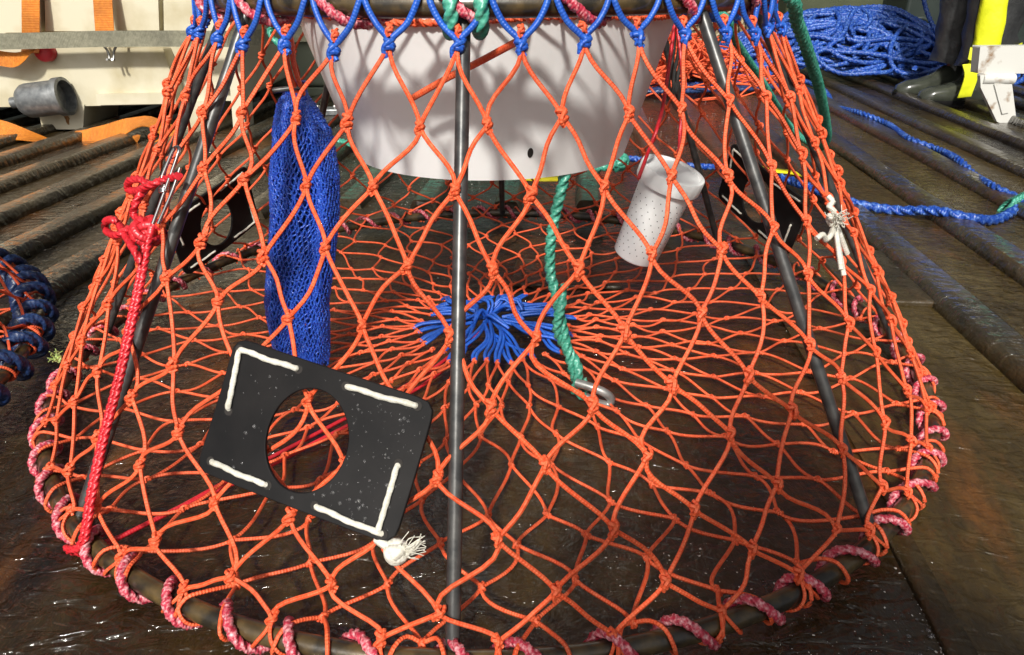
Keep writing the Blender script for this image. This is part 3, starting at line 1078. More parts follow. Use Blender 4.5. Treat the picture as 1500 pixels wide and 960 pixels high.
for dx in (-0.0035, 0.0035):
    mb.tubes(spline([bt + [dx, -0.004, 0.0], YP(427, 100, YB - 0.03) + [dx, 0, 0], YP(422, 60, YB - 0.09) + [dx, 0, 0], YP(415, 20, -0.245)], 0.01), 0.0031, 7)
part('hanging_line', mb, 'orange', bag)

# bait jar
YJ = 0.04
ja, jb = YP(930, 374, YJ), YP(991, 240, YJ - 0.03)
ax = jb - ja; JL = np.linalg.norm(ax); ax /= JL
jar = empty('bait_jar', tuple(ja), 'white perforated plastic bait jar with screw lid hanging tilted', 'bait jar')
zq = Vector(ax).to_track_quat('Z', 'Y').to_matrix().to_4x4()
JX = np.array(Matrix.Translation(Vector(ja)) @ zq)
rb, rtp = 0.037, 0.043


def placed(name, mb, material, parent, X, **kw):
    X2 = X.copy(); X2[:3, 3] -= np.array(parent.location)
    return obj(name, mb.mesh(name, material, kw.pop('smooth', True), X2), parent, **kw)


mb = MB(); mb.lathe([(0.0001, 0.0), (rb - .003, 0.0), (rb, 0.003), (rtp, JL * 0.80), (rtp + .001, JL * 0.86), (0.0001, JL * 0.86)], 48)
jbody = placed('body', mb, 'jar', jar, JX)
mb = MB()
K = 96
prof = [(rtp + 0.001, JL * 0.79), (rtp + 0.0075, JL * 0.795), (rtp + 0.0085, JL * 0.81), (rtp + 0.0085, JL * 0.925), (rtp + 0.0075, JL * 0.94), (rtp + 0.003, JL * 0.945), (rtp + 0.001, JL * 0.925), (0.0001, JL * 0.925)]
t = np.arange(K) * 2 * PI / K
V = []
for q, (r_, z_) in enumerate(prof):
    rr = r_ + (0.0002 * np.where(np.arange(K) % 4 < 2, 1, -1) if q in (2, 3) else 0)
    V.append(np.stack([rr * np.cos(t), rr * np.sin(t), z_ + 0 * t], -1))
V = np.array(V); idx = np.arange(len(prof) * K).reshape(len(prof), K)
a, b = idx[:-1], idx[1:]
mb.add(V, np.stack([a, np.roll(a, -1, 1), np.roll(b, -1, 1), b], -1).reshape(-1, 4))
lid = placed('lid', mb, 'jar', jar, JX)
lid.data.set_sharp_from_angle(angle=RAD(50))
mb = MB()
tc8 = np.arange(8) * 2 * PI / 8
for i in range(11):
    for k in range(20):
        a = (k + 0.5 * (i % 2)) / 20 * 2 * PI; z = JL * (0.10 + 0.058 * i) + 0.0015 * math.sin(a * 2)
        r_ = rb + (rtp - rb) * z / (JL * .8)
        n_ = np.array([math.cos(a), math.sin(a), 0]); s1 = np.array([-math.sin(a), math.cos(a), 0])
        c_ = n_ * r_ + np.array([0, 0, z])
        ring_ = c_ + 0.00085 * (np.cos(tc8)[:, None] * s1 + np.sin(tc8)[:, None] * np.array([0, 0, 1.0]))
        mb.loft([ring_ - n_ * 0.0006, ring_ + n_ * 0.0002])
holes = placed('drilled_holes', mb, 'dark', jar, JX, kind='stuff')
mb = MB()
mb.tubes(spline([YP(935, 262, YJ - .045), YP(945, 235, YJ - .045), YP(960, 195, -0.01), YP(972, 150, 0.05), YP(985, 60, 0.10), YP(990, 18, 0.12)], 0.01), 0.003, 6)
mb.tubes(spline([YP(994, 236, YJ), YP(996, 200, YJ), YP(1000, 120, .07), YP(990, 18, 0.12)], 0.01), 0.003, 6)
part('hanging_line', mb, 'red', jar)
# steel hooks hanging behind the jar
YH = 0.24
hk = empty('hook_set', tuple(YP(985, 120, YH)), 'thin dark steel hooks hanging inside the netting above the white jar', 'hooks')
for dx in (0, 12, 22):
    mb = MB()
    mb.tubes(spline([YP(988 + dx * .7, 30, YH), YP(987 + dx * .6, 75, YH), YP(980 + dx * .6, 110, YH), YP(982 + dx * .4, 138, YH), YP(990 + dx * .2, 120, YH)], 0.01), 0.0032, 6)
    part('hook', mb, 'steel', hk)

# green line with a hook, let down through the chute
gl = empty('green_hook_line', tuple(G(850, 575, 0.04)), 'green rope hanging out of the white chute with a steel hook', 'rope')
YR = -0.165
gp = [YP(838, 200, YR + 0.01), YP(826, 262, YR), YP(812, 320, YR), YP(806, 360, YR), YP(806, 400, YR), YP(813, 428, YR - .005), YP(822, 470, YR - .01), YP(833, 520, YR - .015), YP(848, 572, YR - .02)]
mb = MB(); mb.rope([gp[0] + [0.0, 0.03, 0.15]] + gp, 0.0082, pitch=0.042, step=0.005)
part('rope', mb, 'green', gl)
mb = MB()                                                   # eye splice: a second leg twisted round the first
sp = []
base_ = spline(gp[5:], 0.004)
for i, q in enumerate(base_):
    s = i / len(base_); a = s * 9
    sp.append(q + np.array([0.0085 * math.cos(a), -0.006 * math.sin(a) - 0.003, 0.0085 * math.sin(a) * .4]))
mb.rope(sp, 0.0074, pitch=0.038, step=0.0045)
mb.rope([sp[0], sp[0] + [0.004, -0.002, 0.012]], 0.0062, pitch=0.034, step=0.0045)
e = gp[-1]
mb.rope([e + [0.006, 0, 0.02], e + [0.010, -0.006, 0.004], e + [0.004, -0.010, -0.006], e + [-0.006, -0.006, 0.004], e + [-0.006, 0, 0.02]], 0.005, pitch=0.03, step=0.004)
part('eye_splice', mb, 'green', gl)
mb = MB()
h1 = [YP(842, 565, YR - .03), YP(865, 572, YR - .04), YP(884, 580, YR - .045), YP(893, 589, YR - .045), YP(888, 597, YR - .045), YP(872, 594, YR - .045), YP(855, 585, YR - .04)]
mb.tubes(spline([q + np.array([0.0, -0.012, 0.012]) for q in h1], 0.004), 0.0062, 10, ref=(0, -.4, 1))
part('hook', mb, 'galv', gl)

# red drawstring
red = empty('red_drawstring', tuple(CN(120, 805, 0.01)), 'red rope tied in loops on the netting and led around the bottom ring', 'rope')
for dx, dzz in ((-2, 0), (3.5, 0.004)):
    mb = MB()
    pts = [CN(218 + dx, 335, 0.016), CN(205 + dx, 410, 0.020), CN(190 + dx, 480, 0.022), CN(172 + dx, 560, 0.022), CN(150 + dx, 645, 0.022), CN(134 + dx, 720, 0.022), CN(120 + dx, 795, 0.018)]
    pts += [pol(-42.2 + dx * .1, 0.668, 0.024), pol(-42 + dx * .1, 0.655, 0.010)]
    mb.rope(np.array(pts), 0.0037, pitch=0.024, step=0.0032)
    part('rope', mb, 'red', red)
mb = MB()
c0 = CN(212, 335, 0.018)
blob_knot(mb, c0 + [0.002, 0, -0.002], 0.019, 0.0047, n=7)
part('knot', mb, 'red', red)
for lp in ([(212, 330), (190, 335), (170, 345), (156, 338), (155, 325), (166, 322), (175, 330), (182, 342), (196, 365), (206, 385)],
           [(214, 325), (196, 315), (200, 295), (215, 272), (205, 263), (190, 265), (188, 277), (200, 280), (218, 272), (245, 262), (262, 258)]):
    mb = MB(); mb.rope(np.array([CN(x, y, 0.022 + 0.004 * (i % 3)) for i, (x, y) in enumerate(lp)]), 0.0046, pitch=0.03, step=0.004)
    part('loop', mb, 'red', red)
for sh in (0, 1):
    mb = MB()
    pts = [pol(-41, 0.64, 0.014 + .006 * sh), G(180, 785, 0.018), G(260, 745, 0.016), G(360, 690 + 10 * sh, 0.012), G(470, 632 + 12 * sh, 0.010), G(590, 568 + 14 * sh, 0.012), G(655, 525 + 12 * sh, 0.02), CT + [0, -.01, -.006]]
    mb.tubes(spline(pts, 0.01), 0.0030, 7)
    part('line_to_tuft', mb, 'red', red)

# stainless clip
clip = empty('wire_clip', tuple(CN(228, 325, 0.02)), 'bent stainless wire clip holding strands beside the red knot', 'clip')
for pts in ([(224, 328), (243, 276), (262, 222), (258, 216), (253, 222), (237, 262), (239, 272)], [(232, 328), (252, 282), (264, 246)]):
    mb = MB(); mb.tubes(spline([CN(x, y, 0.024) for x, y in pts], 0.005), 0.0019, 8)
    part('wire', mb, 'chrome', clip)
mb = MB()
for k in range(3):
    t = np.linspace(0, 2 * PI, 12); c_ = CN(240, 275 + 2.2 * k, 0.024)
    mb.tubes(np.stack([c_[0] + 0.0045 * np.cos(t), c_[1] + 0.004 * np.sin(t), c_[2] + 0.001 * np.cos(t)], -1), 0.0011, 5)
part('wire_wrap', mb, 'chrome', clip)

# frayed white cord tied on the right of the net
wc = empty('frayed_cord', tuple(CN(1236, 404, 0.012)), 'frayed white cord knotted round several net strands', 'cord')
mb = MB()
k0 = CN(1222, 322, 0.018)
blob_knot(mb, k0, 0.008, 0.0030, n=6)
for pq in ([(1213, 288), (1220, 296), (1214, 303), (1222, 310), (1218, 318)], [(1196, 350), (1205, 344), (1209, 352), (1216, 346), (1221, 334)]):
    mb.tubes(spline([CN(x, y, 0.014 + 0.004 * (i % 2)) for i, (x, y) in enumerate(pq)], 0.004), 0.0032, 7)
part('knot', mb, 'white_cord', wc)
for e in ((1236, 404), (1241, 372), (1232, 395)):
    mb = MB(); mb.tubes(spline([k0, (k0 + CN(*e, 0.012)) / 2 + rng.normal(0, .002, 3), CN(*e, 0.012)], 0.006), 0.0030, 7)
    part('cord_tail', mb, 'white_cord', wc)
mb = MB(); tassel(mb, k0 + [0, -.006, .004], (0, -0.9, 0.3), 70, 0.015, 0.00045, 0.7)
part('frayed_end', mb, 'white_cord', wc)
# a wisp of lime twine on the left of the bottom ring
lw = MB(); c_ = CN(85, 525, 0.012)
M['lime'] = fibre('lime_twine', (0.35, 0.50, 0.10), (0.55, 0.62, 0.30), rough=0.6)
blob_knot(lw, c_, 0.006, 0.0022, n=3); tassel(lw, c_, (-.3, -.5, .6), 12, 0.016, 0.0007, 0.6)
o = obj('twine_scrap', lw.mesh('twine_scrap', 'lime'), label='frayed lime green scrap of twine tied at the bottom ring', cat='twine')

# green bridle rope looped on the top ring, and falling outside
gb = empty('bridle_rope', (RT * math.sin(RAD(-3)), -RT, ZT), 'green rope turned twice around the top ring beside the steel leg', 'rope')
mb = MB()
for px in (652, 696):
    c_ = YP(px, 8, -0.356)
    t = np.linspace(-0.6, 2 * PI + 0.3, 20)
    mb.rope(np.stack([c_[0] + 0.006 * np.sin(t * .5), c_[1] + 0.018 * np.cos(t), ZT - 0.002 + 0.021 * np.sin(t)], -1), 0.0075, pitch=0.04, step=0.005)
part('rope', mb, 'green', gb)
gb2 = empty('slack_green_rope', tuple(G(1210, 222)), 'green rope drooping from the pot onto the ribbed deck', 'rope')
mb = MB()
e0 = cone(100, ZT, 0.02)
pts = [pol(118, RT, ZT + 0.02), YP(1146, -10, 0.10), YP(1168, 35, 0.18), YP(1186, 85, 0.3), YP(1200, 130, 0.45), YP(1209, 175, 0.65), YP(1211, 205, .85), G(1200, 218, 0.02), G(1190, 212, 0.012), G(1172, 200, 0.012), G(1150, 175, 0.012)]
mb.rope(pts, 0.0112, pitch=0.06, step=0.007)
part('rope', mb, 'green', gb2)
gb3 = empty('hauling_line', tuple(G(1158, 188, 0.0)), 'green rope running down behind the netting to the deck', 'rope')
mb = MB()
mb.rope([pol(140, RT, ZT), YP(1052, 20, 0.32), YP(1078, 62, 0.4), YP(1110, 110, 0.55), YP(1138, 155, .8), G(1158, 188, 0.03), G(1168, 192, 0.012)], 0.0085, pitch=0.05, step=0.006)
part('rope', mb, 'green', gb3)
gb4 = empty('bag_side_rope', tuple(YP(440, 150, 0.2)), 'thin green rope hanging behind the blue mesh bag', 'rope')
mb = MB()
mb.rope([pol(-130, RT, ZT), YP(398, 40, 0.24), YP(412, 70, 0.22), YP(428, 105, .2), YP(440, 138, .18), YP(449, 200, .17)], 0.0058, pitch=0.035, step=0.005)
part('rope', mb, 'green', gb4)

# =================================================================== ROPES ON THE DECK
dr = empty('deck_rope', tuple(G(1490, 318)), 'heavy blue rope lying over the deck ribs, joined with green whipping', 'rope')


def gz(x, y, z): return G(x, y, z)


mb = MB()
mb.rope([gz(1075, 246, .012), gz(1105, 250, 0.014), gz(1150, 262, 0.02), gz(1200, 280, 0.03), gz(1250, 298, 0.028), gz(1310, 308, 0.016), gz(1370, 309, 0.034), gz(1420, 320, 0.030), gz(1460, 322, 0.014), gz(1490, 305, 0.016), gz(1520, 285, .03), gz(1580, 265, .03)], 0.0135, pitch=0.085, step=0.008)
part('rope', mb, 'rope_blue', dr)
mb = MB()
c_ = gz(1490, 300, 0.03)
for k in range(6):
    q = gz(1474 + 5 * k, 303 - 2.5 * k, 0.02)
    t = np.linspace(0, 2 * PI, 18)
    mb.rope(np.stack([q[0] + 0.008 * np.cos(t), q[1] + 0.022 * np.sin(t) * .8, 0.022 + 0.020 * np.cos(t + .6)], -1), 0.0055, step=0.005)
part('whipping', mb, 'green', dr)
dr2 = empty('trailing_rope', tuple(G(1290, 190)), 'blue rope trailing across the deck from the blue rope heap', 'rope')
mb = MB()
mb.rope([gz(1150, 108, .03), gz(1200, 128, .03), gz(1213, 140, .014), gz(1222, 156, 0.014), gz(1260, 166, 0.035), gz(1300, 182, 0.02), gz(1330, 203, 0.034), gz(1375, 220, 0.02), gz(1405, 236, 0.034), gz(1428, 258, 0.016), gz(1455, 274, 0.03), gz(1490, 290, 0.02), gz(1510, 296, 0.02)], 0.0125, pitch=0.075, step=0.008)
part('rope', mb, 'rope_blue', dr2)
gk = empty('green_knot_rope', tuple(G(905, 245)), 'green rope on the deck behind the white jar, knotted to blue', 'rope')
mb = MB()
c_ = G(905, 243, 0.03)
mb.rope([G(470, 205, .04), G(500, 207, .035), G(540, 220, .03), G(620, 232, .03), G(720, 240, .035), G(820, 246, 0.035), G(880, 247, .03), c_], 0.011, pitch=0.06, step=0.008)
blob_knot(mb, c_ + [0, 0, .012], 0.032, 0.010, n=5)
part('rope', mb, 'green', gk)
mb = MB(); mb.rope([c_, G(925, 233, .03), G(960, 238, .03), G(1020, 244, .03), G(1070, 246, .015)], 0.011, pitch=0.06, step=0.008)
part('blue_tail', mb, 'rope_blue', gk)

# yellow strap scraps
for pts, lab in (([(1112, 246), (1130, 250), (1150, 252), (1170, 256)], 'yellow strap end lying on the deck beside the blue rope'), ([(770, 262), (800, 263), (835, 262)], 'yellow strap end lying on the deck under the white chute')):
    m_ = MB()
    P = spline([G(*q, 0.03 + 0.005 * (i % 2)) for i, q in enumerate(pts)], 0.02)
    m_.loft([[q + [0, 0.022, 0.004], q + [0, -0.022, 0.002], q + [0, -0.022, -0.001], q + [0, 0.022, 0.001]] for q in P])
    obj('yellow_strap', m_.mesh('yellow_strap', 'yellow'), label=lab, cat='strap')

# blue rope heap
hc = G(1245, 118)
heap = empty('rope_heap', (2.0, 3.3, 0), 'large heap of loosely coiled blue rope on the deck', 'rope heap')


def heap_h(x, y):
    d2 = ((x - 1.90) / 0.58) ** 2 + ((y - 3.50) / 0.55) ** 2
    d3 = ((x - 2.5) / 0.42) ** 2 + ((y - 3.4) / 0.36) ** 2
    return 0.31 * math.exp(-d2 ** 1.3) + 0.17 * math.exp(-d3)


for k in range(100):
    u_ = random.random()
    cx = random.gauss(1.78, 0.24) if u_ < 0.62 else random.gauss(2.35, 0.2); cy = random.gauss(3.36, 0.14)
    ax_ = random.uniform(0.16, 0.42) if u_ < 0.55 else random.uniform(0.25, 0.5); ay_ = random.uniform(0.10, 0.28); ro = random.gauss(0.0, 0.35)
    st, ln_ = random.uniform(0, 6.28), random.uniform(4.0, 8.5)
    lift = random.uniform(-0.02, 0.02) if k % 3 else random.uniform(-0.16, -0.02)
    pts = []
    for q in range(int(ln_ * 3)):
        a = st + q / 3
        g = 1 + 0.10 * math.sin(2.3 * a + k) - 0.015 * q
        x = ax_ * math.cos(a) * g; y = ay_ * math.sin(a) * g
        X_ = cx + x * math.cos(ro) - y * math.sin(ro); Y_ = cy + x * math.sin(ro) + y * math.cos(ro)
        pts.append((X_, Y_, max(0.014, heap_h(X_, Y_) + lift + 0.012 * math.sin(3 * a + k))))
    mb = MB(); mb.rope(pts, 0.0145, pitch=0.09, step=0.012, sides=9)
    part('coil', mb, 'rope_blue', heap)
mb = MB()
mb.rope([YP(1350, -15, 3.3), YP(1358, 18, 3.25), YP(1372, 48, 3.15), YP(1385, 72, 3.05), YP(1400, 92, 3.0), G(1380, 105, .03), G(1340, 100, .12)], 0.013, pitch=0.08, step=0.01)
o = obj('rising_rope', mb.mesh('rising_rope', 'rope_blue'), label='blue rope rising off the heap in front of the dark housing', cat='rope')

# orange net heap behind the pot
nh = empty('net_heap', tuple(G(985, 135)), 'tangled heap of orange netting on the deck behind the pot', 'net heap')
mb = MB()
for k in range(170):
    cx, cy = random.gauss(0.98, 0.20), random.gauss(3.0, 0.16)
    hh = 0.30 * math.exp(-((cx - 1.0) / 0.3) ** 2 - ((cy - 3.0) / 0.3) ** 2)
    pts = [(cx + random.gauss(0, .09), cy + random.gauss(0, .07), max(0.006, hh * random.uniform(.3, 1) + random.gauss(0, .03))) for q in range(5)]
    mb.tubes(spline(pts, 0.03), 0.0048, 5)
part('netting', mb, 'orange', nh)
mb = MB()
for k in range(7):
    x0 = random.uniform(0.6, 0.9)
    mb.rope([(x0, 2.72 + random.gauss(0, .05), 0.03), (x0 + .2, 2.68 + random.gauss(0, .05), .035), (x0 + .45, 2.74 + random.gauss(0, .06), .03), (x0 + .7, 2.8, .03)], 0.012, step=0.012, sides=9)
part('edge_rope', mb, 'navy', nh)
# small coil of blue twine next to it
mb = MB()
for k in range(7):
    t = np.linspace(0, 2 * PI, 20); c_ = G(1085, 115, 0.02 + 0.012 * (k % 3))
    mb.rope(np.stack([c_[0] + (0.06 + .02 * k) * np.cos(t + k), c_[1] + (0.05 + .02 * k) * np.sin(t + k) + random.gauss(0, .02), c_[2] + 0.02 * np.sin(2 * t + k) + .01], -1), 0.009, step=0.012, sides=9)
obj('twine_coil', mb.mesh('twine_coil', 'blue_twine'), label='small bright blue coil of thin rope between net heap and rope heap', cat='rope coil')
# beige hawser bundle
bh = empty('beige_hawser', tuple(G(1070, 100)), 'bundle of thick beige rope standing behind the orange net heap', 'rope')
for k in range(9):
    mb = MB()
    x0 = 1.38 + 0.045 * (k % 5) + (0.02 if k > 4 else 0); y0 = 3.9 + 0.06 * (k // 5)
    mb.rope([(x0 - .16, y0 + .02, 0.03), (x0 - .10, y0, .22), (x0, y0 - .02, .36 + .01 * k), (x0 + .12, y0, .28), (x0 + .17, y0 + .02, .03)], 0.022, step=0.015, pitch=0.11)
    part('turn', mb, 'beige_rope', bh)

# =================================================================== TUBS ON THE LEFT
YT = 1.95
tub = empty('cream_tub', tuple(YP(100, 180, YT)[:2]) + (0,), 'cream plastic fish tub strapped with orange and grey webbing', 'tub')


def W(px, py, Y=YT): return YP(px, py, Y)


def slab(mbx, poly_px, Yf, depth, Yref=YT):
    """outline in the tub's front plane, given as front-plane points, made solid between Yf and Yf+depth"""
    pts = [W(x, y, Yref) for x, y in poly_px]
    f = [np.array([p[0], Yf, p[2]]) for p in pts]
    b = [np.array([p[0], Yf + depth, p[2]]) for p in pts]
    if len(f) % 2:
        f.append(f[-1] * .5 + f[0] * .5); b.append(b[-1] * .5 + b[0] * .5)
    mbx.loft([f, b])


mb = MB()
slab(mb, [(-420, -260), (335, -260), (352, 150), (-420, 158)], YT + 0.04, 1.0)
bevel(part('body', mb, 'cream', tub, False), 0.015, 3)
mb = MB(); slab(mb, [(-160, 69), (0, 68), (244, 69), (262, 128), (262, 151), (165, 153), (-160, 157)], YT - 0.035, 0.085)
bevel(part('skirt_panel', mb, 'cream', tub, False), 0.012, 3)
mb = MB(); slab(mb, [(150, 135), (258, 133), (258, 149), (152, 151)], YT - 0.055, 0.03)
bevel(part('lip', mb, 'cream', tub, False), 0.008, 2)
for poly in ([(62, 150), (131, 150), (129, 187), (70, 187)], [(258, 150), (300, 150), (300, 192), (262, 192)], [(-140, 150), (-60, 150), (-62, 190), (-138, 190)]):
    mb = MB(); slab(mb, poly, YT - 0.040 if poly[0][0] < 200 else YT + .02, 0.30)
    bevel(part('foot', mb, 'cream', tub, False), 0.012, 3)
for x0, x1, y0, y1 in ((-8, 53, 0, 48), (62, 132, -30, 46), (168, 226, -30, 47), (236, 284, -30, 47), (290, 332, -30, 130)):
    mb = MB(); slab(mb, [(x0, y0 - 120), (x1, y0 - 120), (x1 + 7, y1), (x0 + 4, y1)], YT + 0.002, 0.05)
    bevel(part('wall_panel', mb, 'cream', tub, False), 0.014, 3)
mb = MB(); slab(mb, [(334, 62), (352, 62), (362, 199), (345, 199)], YT - 0.02, 0.12)
bevel(part('corner_post', mb, 'cream', tub, False), 0.01, 2)
M['rust_run'] = simple('rust_stain', (0.22, 0.09, 0.015), (0.40, 0.24, 0.08), rough=0.6, scale=40)
a_, b_ = W(92, 152, YT - 0.0415), W(99, 183, YT - 0.0415)
mb = MB()
zs_ = np.linspace(a_[2], b_[2], 8)
mb.loft([[(a_[0] + 0.004 * math.sin(9 * i) - w_, YT - 0.0412, z), (a_[0] + 0.004 * math.sin(9 * i) + w_, YT - 0.0412, z), (a_[0] + w_, YT - 0.040, z), (a_[0] - w_, YT - 0.040, z)] for i, (z, w_) in enumerate(zip(zs_, (.010, .009, .011, .008, .007, .008, .005, .003)))])
part('rust_stain', mb, 'rust_run', tub)
# red cap and drain valve
mb = MB(); c_ = W(72, 75, YT - 0.02)
mb.lathe([(0.0001, 0.05), (0.028, 0.05), (0.036, 0.042), (0.038, 0.0), (0.0001, 0.0)], 24)
X = np.eye(4); X[:3, :3] = np.array([[1, 0, 0], [0, 0, -1], [0, 1, 0]]); X[:3, 3] = c_
placed('cap', mb, 'red_plastic', tub, X)
mb = MB()
mb.lathe([(0.0001, 0), (0.018, 0), (0.018, 0.03), (0.042, 0.035), (0.052, 0.05), (0.054, 0.06), (0.054, 0.155), (0.060, 0.157), (0.060, 0.180), (0.050, 0.182), (0.048, 0.150), (0.0001, 0.150)], 32)
va, vb = W(18, 151, YT - 0.10), W(98, 141, YT - 0.10)
ax_ = Vector(vb - va).normalized()
X = np.array(Matrix.Translation(Vector(va)) @ ax_.to_track_quat('Z', 'Y').to_matrix().to_4x4())
X[:3, :3] *= np.linalg.norm(vb - va) / 0.182
v_ = placed('drain_valve', mb, 'valve', tub, X); v_.data.set_sharp_from_angle(angle=RAD(40))
mb = MB(); mb.tubes(np.linspace(W(40, 150, YT - .10), W(40, 150, YT + .03), 4), 0.02, 12, ref=(0, 0, 1))
part('valve_neck', mb, 'valve', tub)


def ribbon(path, wv, width, th_=0.003, step=0.02):
    """flat webbing: path points, width direction per point"""
    m_ = MB()
    P = spline(path, step)
    t0 = np.linspace(0, 1, len(path)); t1 = np.linspace(0, 1, len(P))
    Wv = np.stack([np.interp(t1, t0, np.array(wv, float)[:, i]) for i in range(3)], -1)
    Wv /= np.linalg.norm(Wv, axis=1, keepdims=True)
    T = np.gradient(P, axis=0); T /= np.linalg.norm(T, axis=1, keepdims=True)
    Nn = np.cross(T, Wv); Nn /= np.linalg.norm(Nn, axis=1, keepdims=True) + 1e-9
    rings = np.stack([P + Wv * width / 2 + Nn * th_ / 2, P - Wv * width / 2 + Nn * th_ / 2, P - Wv * width / 2 - Nn * th_ / 2, P + Wv * width / 2 - Nn * th_ / 2], 1)
    S = len(P); idx = np.arange(S * 4).reshape(S, 4)
    a, b = idx[:-1], idx[1:]
    Q = np.stack([a, np.roll(a, -1, 1), np.roll(b, -1, 1), b], -1).reshape(-1, 4)
    ln = np.concatenate([[0], np.cumsum(np.linalg.norm(np.diff(P, axis=0), axis=1))])
    us = np.array([0, 1, 1, 0.0]); un = np.roll(us, -1)
    UV = np.zeros((S - 1, 4, 4, 2))
    for k in range(4):
        UV[:, k, 0] = np.stack([np.full(S - 1, us[k]), ln[:-1]], -1); UV[:, k, 1] = np.stack([np.full(S - 1, un[k]), ln[:-1]], -1)
        UV[:, k, 2] = np.stack([np.full(S - 1, un[k]), ln[1:]], -1); UV[:, k, 3] = np.stack([np.full(S - 1, us[k]), ln[1:]], -1)
    m_.add(rings, Q, UV)
    m_.sharp = True
    return m_


YS = YT - 0.13
XW = (1, 0, 0)
m_ = ribbon([W(45, -150, YT - .02), W(45, -40, YT - .03), W(45, 20, YT - 0.05), W(45, 64, YT - .06), W(44, 78, YT - .09)], [XW] * 5, 0.066)
obj('orange_strap', m_.mesh('orange_strap', 'webbing'), label='orange webbing strap passing behind the grey strap beside the red cap', cat='strap', group='orange straps on the tub')
m_ = ribbon([W(-60, 76, YT - .10), W(-10, 84, YT - .10), W(22, 88, YT - .1), W(42, 80, YT - .10), W(54, 70, YT - .09)], [(0, 0, 1), (0, 0, 1), (0.1, 0, 1), (0.5, .2, .8), (0.8, .2, .5)], 0.055)
obj('orange_strap', m_.mesh('orange_strap', 'webbing'), label='short slack loop of orange webbing under the grey strap', cat='strap', group='orange straps on the tub')
hs = empty('hook_strap', tuple(W(160, 80, YT - .05)), 'orange webbing strap ending in a steel double hook', 'strap', 'orange straps on the tub')
m_ = ribbon([W(150, -150, YT - .02), W(149, -40, YT - .03), W(151, 10, YT - 0.05), W(154, 52, YT - .07)], [XW] * 4, 0.070)
part('webbing', m_, 'webbing', hs)
mb = MB()
for sgn in (-1, 1):
    c0_ = W(158, 52, YT - .08)
    mb.tubes(spline([c0_ + [sgn * .036, 0, .01], c0_ + [sgn * .034, 0, -.02], c0_ + [sgn * .012, -.005, -.055], c0_ + [sgn * .008, -.015, -.085], c0_ + [sgn * .010, -.03, -.082]], 0.006), 0.0048, 8)
part('double_hook', mb, 'galv', hs)
m_ = ribbon([W(-200, 63, YS), W(-40, 62, YS), W(80, 59, YS), W(170, 57, YS), W(290, 57, YS), W(345, 57, YS + .02), W(420, 52, YS + .35), W(480, 49, YS + .55)], [(0, 0, 1)] * 8, 0.056)
obj('grey_strap', m_.mesh('grey_strap', 'grey_web'), label='long grey webbing strap stretched across the cream tub', cat='strap')
# orange strap fallen on the deck
path = [(-60, 190), (-10, 188), (40, 200), (75, 208), (100, 203), (125, 203), (160, 196), (190, 184), (215, 178), (240, 188), (258, 205)]
wv = [(0, .2, 1), (0, .3, 1), (0.1, .7, .7), (.2, 1, .25), (.2, .9, -.25), (0, .9, .5), (0, .5, .9), (0, .4, 1), (0, .9, .5), (0.2, 1, .1), (.3, .6, .7)]
m_ = ribbon([YP(x, y, 1.72) for x, y in path], wv, 0.075)
obj('fallen_strap', m_.mesh('fallen_strap', 'webbing'), label='orange webbing strap fallen in twists along the foot of the tub', cat='strap')
m_ = ribbon([YP(x, y, 1.68) for x, y in [(-30, 208), (30, 216), (80, 218), (130, 214), (180, 206), (200, 200), (194, 218), (212, 219), (240, 205)]], [(0, .6, .6)] * 5 + [(.4, .2, .8), (1, .2, .3), (.6, .5, .5), (0, .5, .8)], 0.03)
obj('fallen_strap', m_.mesh('fallen_strap', 'webbing'), label='narrow folded end of orange webbing under the wider fallen strap', cat='strap')

# green tub behind
Y2 = 2.75
t2 = empty('green_tub', tuple(YP(430, 150, Y2)[:2]) + (0,), 'dull green plastic tub standing behind the blue mesh bag', 'tub')
mb = MB()
a, b = YP(372, 128, Y2), YP(560, 128, Y2)
mb.box((a[0], Y2, a[2]), (b[0], Y2 + 0.9, 0.95))
bevel(part('body', mb, 'tub_green', t2, False), 0.02, 3)
for x0, x1 in ((372, 388), (438, 470), (520, 545)):
    mb = MB(); a, b = YP(x0, 100, Y2), YP(x1, 100, Y2)
    mb.box((a[0], Y2 + .01, 0.0), (b[0], Y2 + 0.8, YP(400, 129, Y2)[2]))
    bevel(part('foot', mb, 'tub_green', t2, False), 0.008, 2)
mb = MB(); a, b = YP(384, 62, Y2), YP(540, 62, Y2)
mb.box((a[0], Y2 - 0.03, a[2]), (b[0], Y2 + .01, YP(400, 52, Y2)[2]))
bevel(part('rim_rib', mb, 'tub_green', t2, False), 0.008, 2)

# steel channel with bolts on the deck by the tubs
cr = empty('bolted_channel', tuple(G(478, 178)), 'short steel channel with bolts lying on the deck behind the mesh bag', 'channel')
c_ = G(478, 178)
mb = MB(); mb.box(c_ + [-0.16, -0.04, 0.03], c_ + [0.16, 0.04, 0.055]); bevel(part('channel', mb, 'valve', cr, False), 0.004, 2)
for dx in (-0.11, -0.03, 0.05, 0.12):
    mb = MB(); mb.lathe([(0.0001, 0.068), (0.012, 0.068), (0.014, 0.064), (0.014, 0.0555)], 6)
    X = np.eye(4); X[:3, 3] = c_ + [dx, -0.01, 0]
    placed('bolt', mb, 'galv', cr, X, smooth=False)

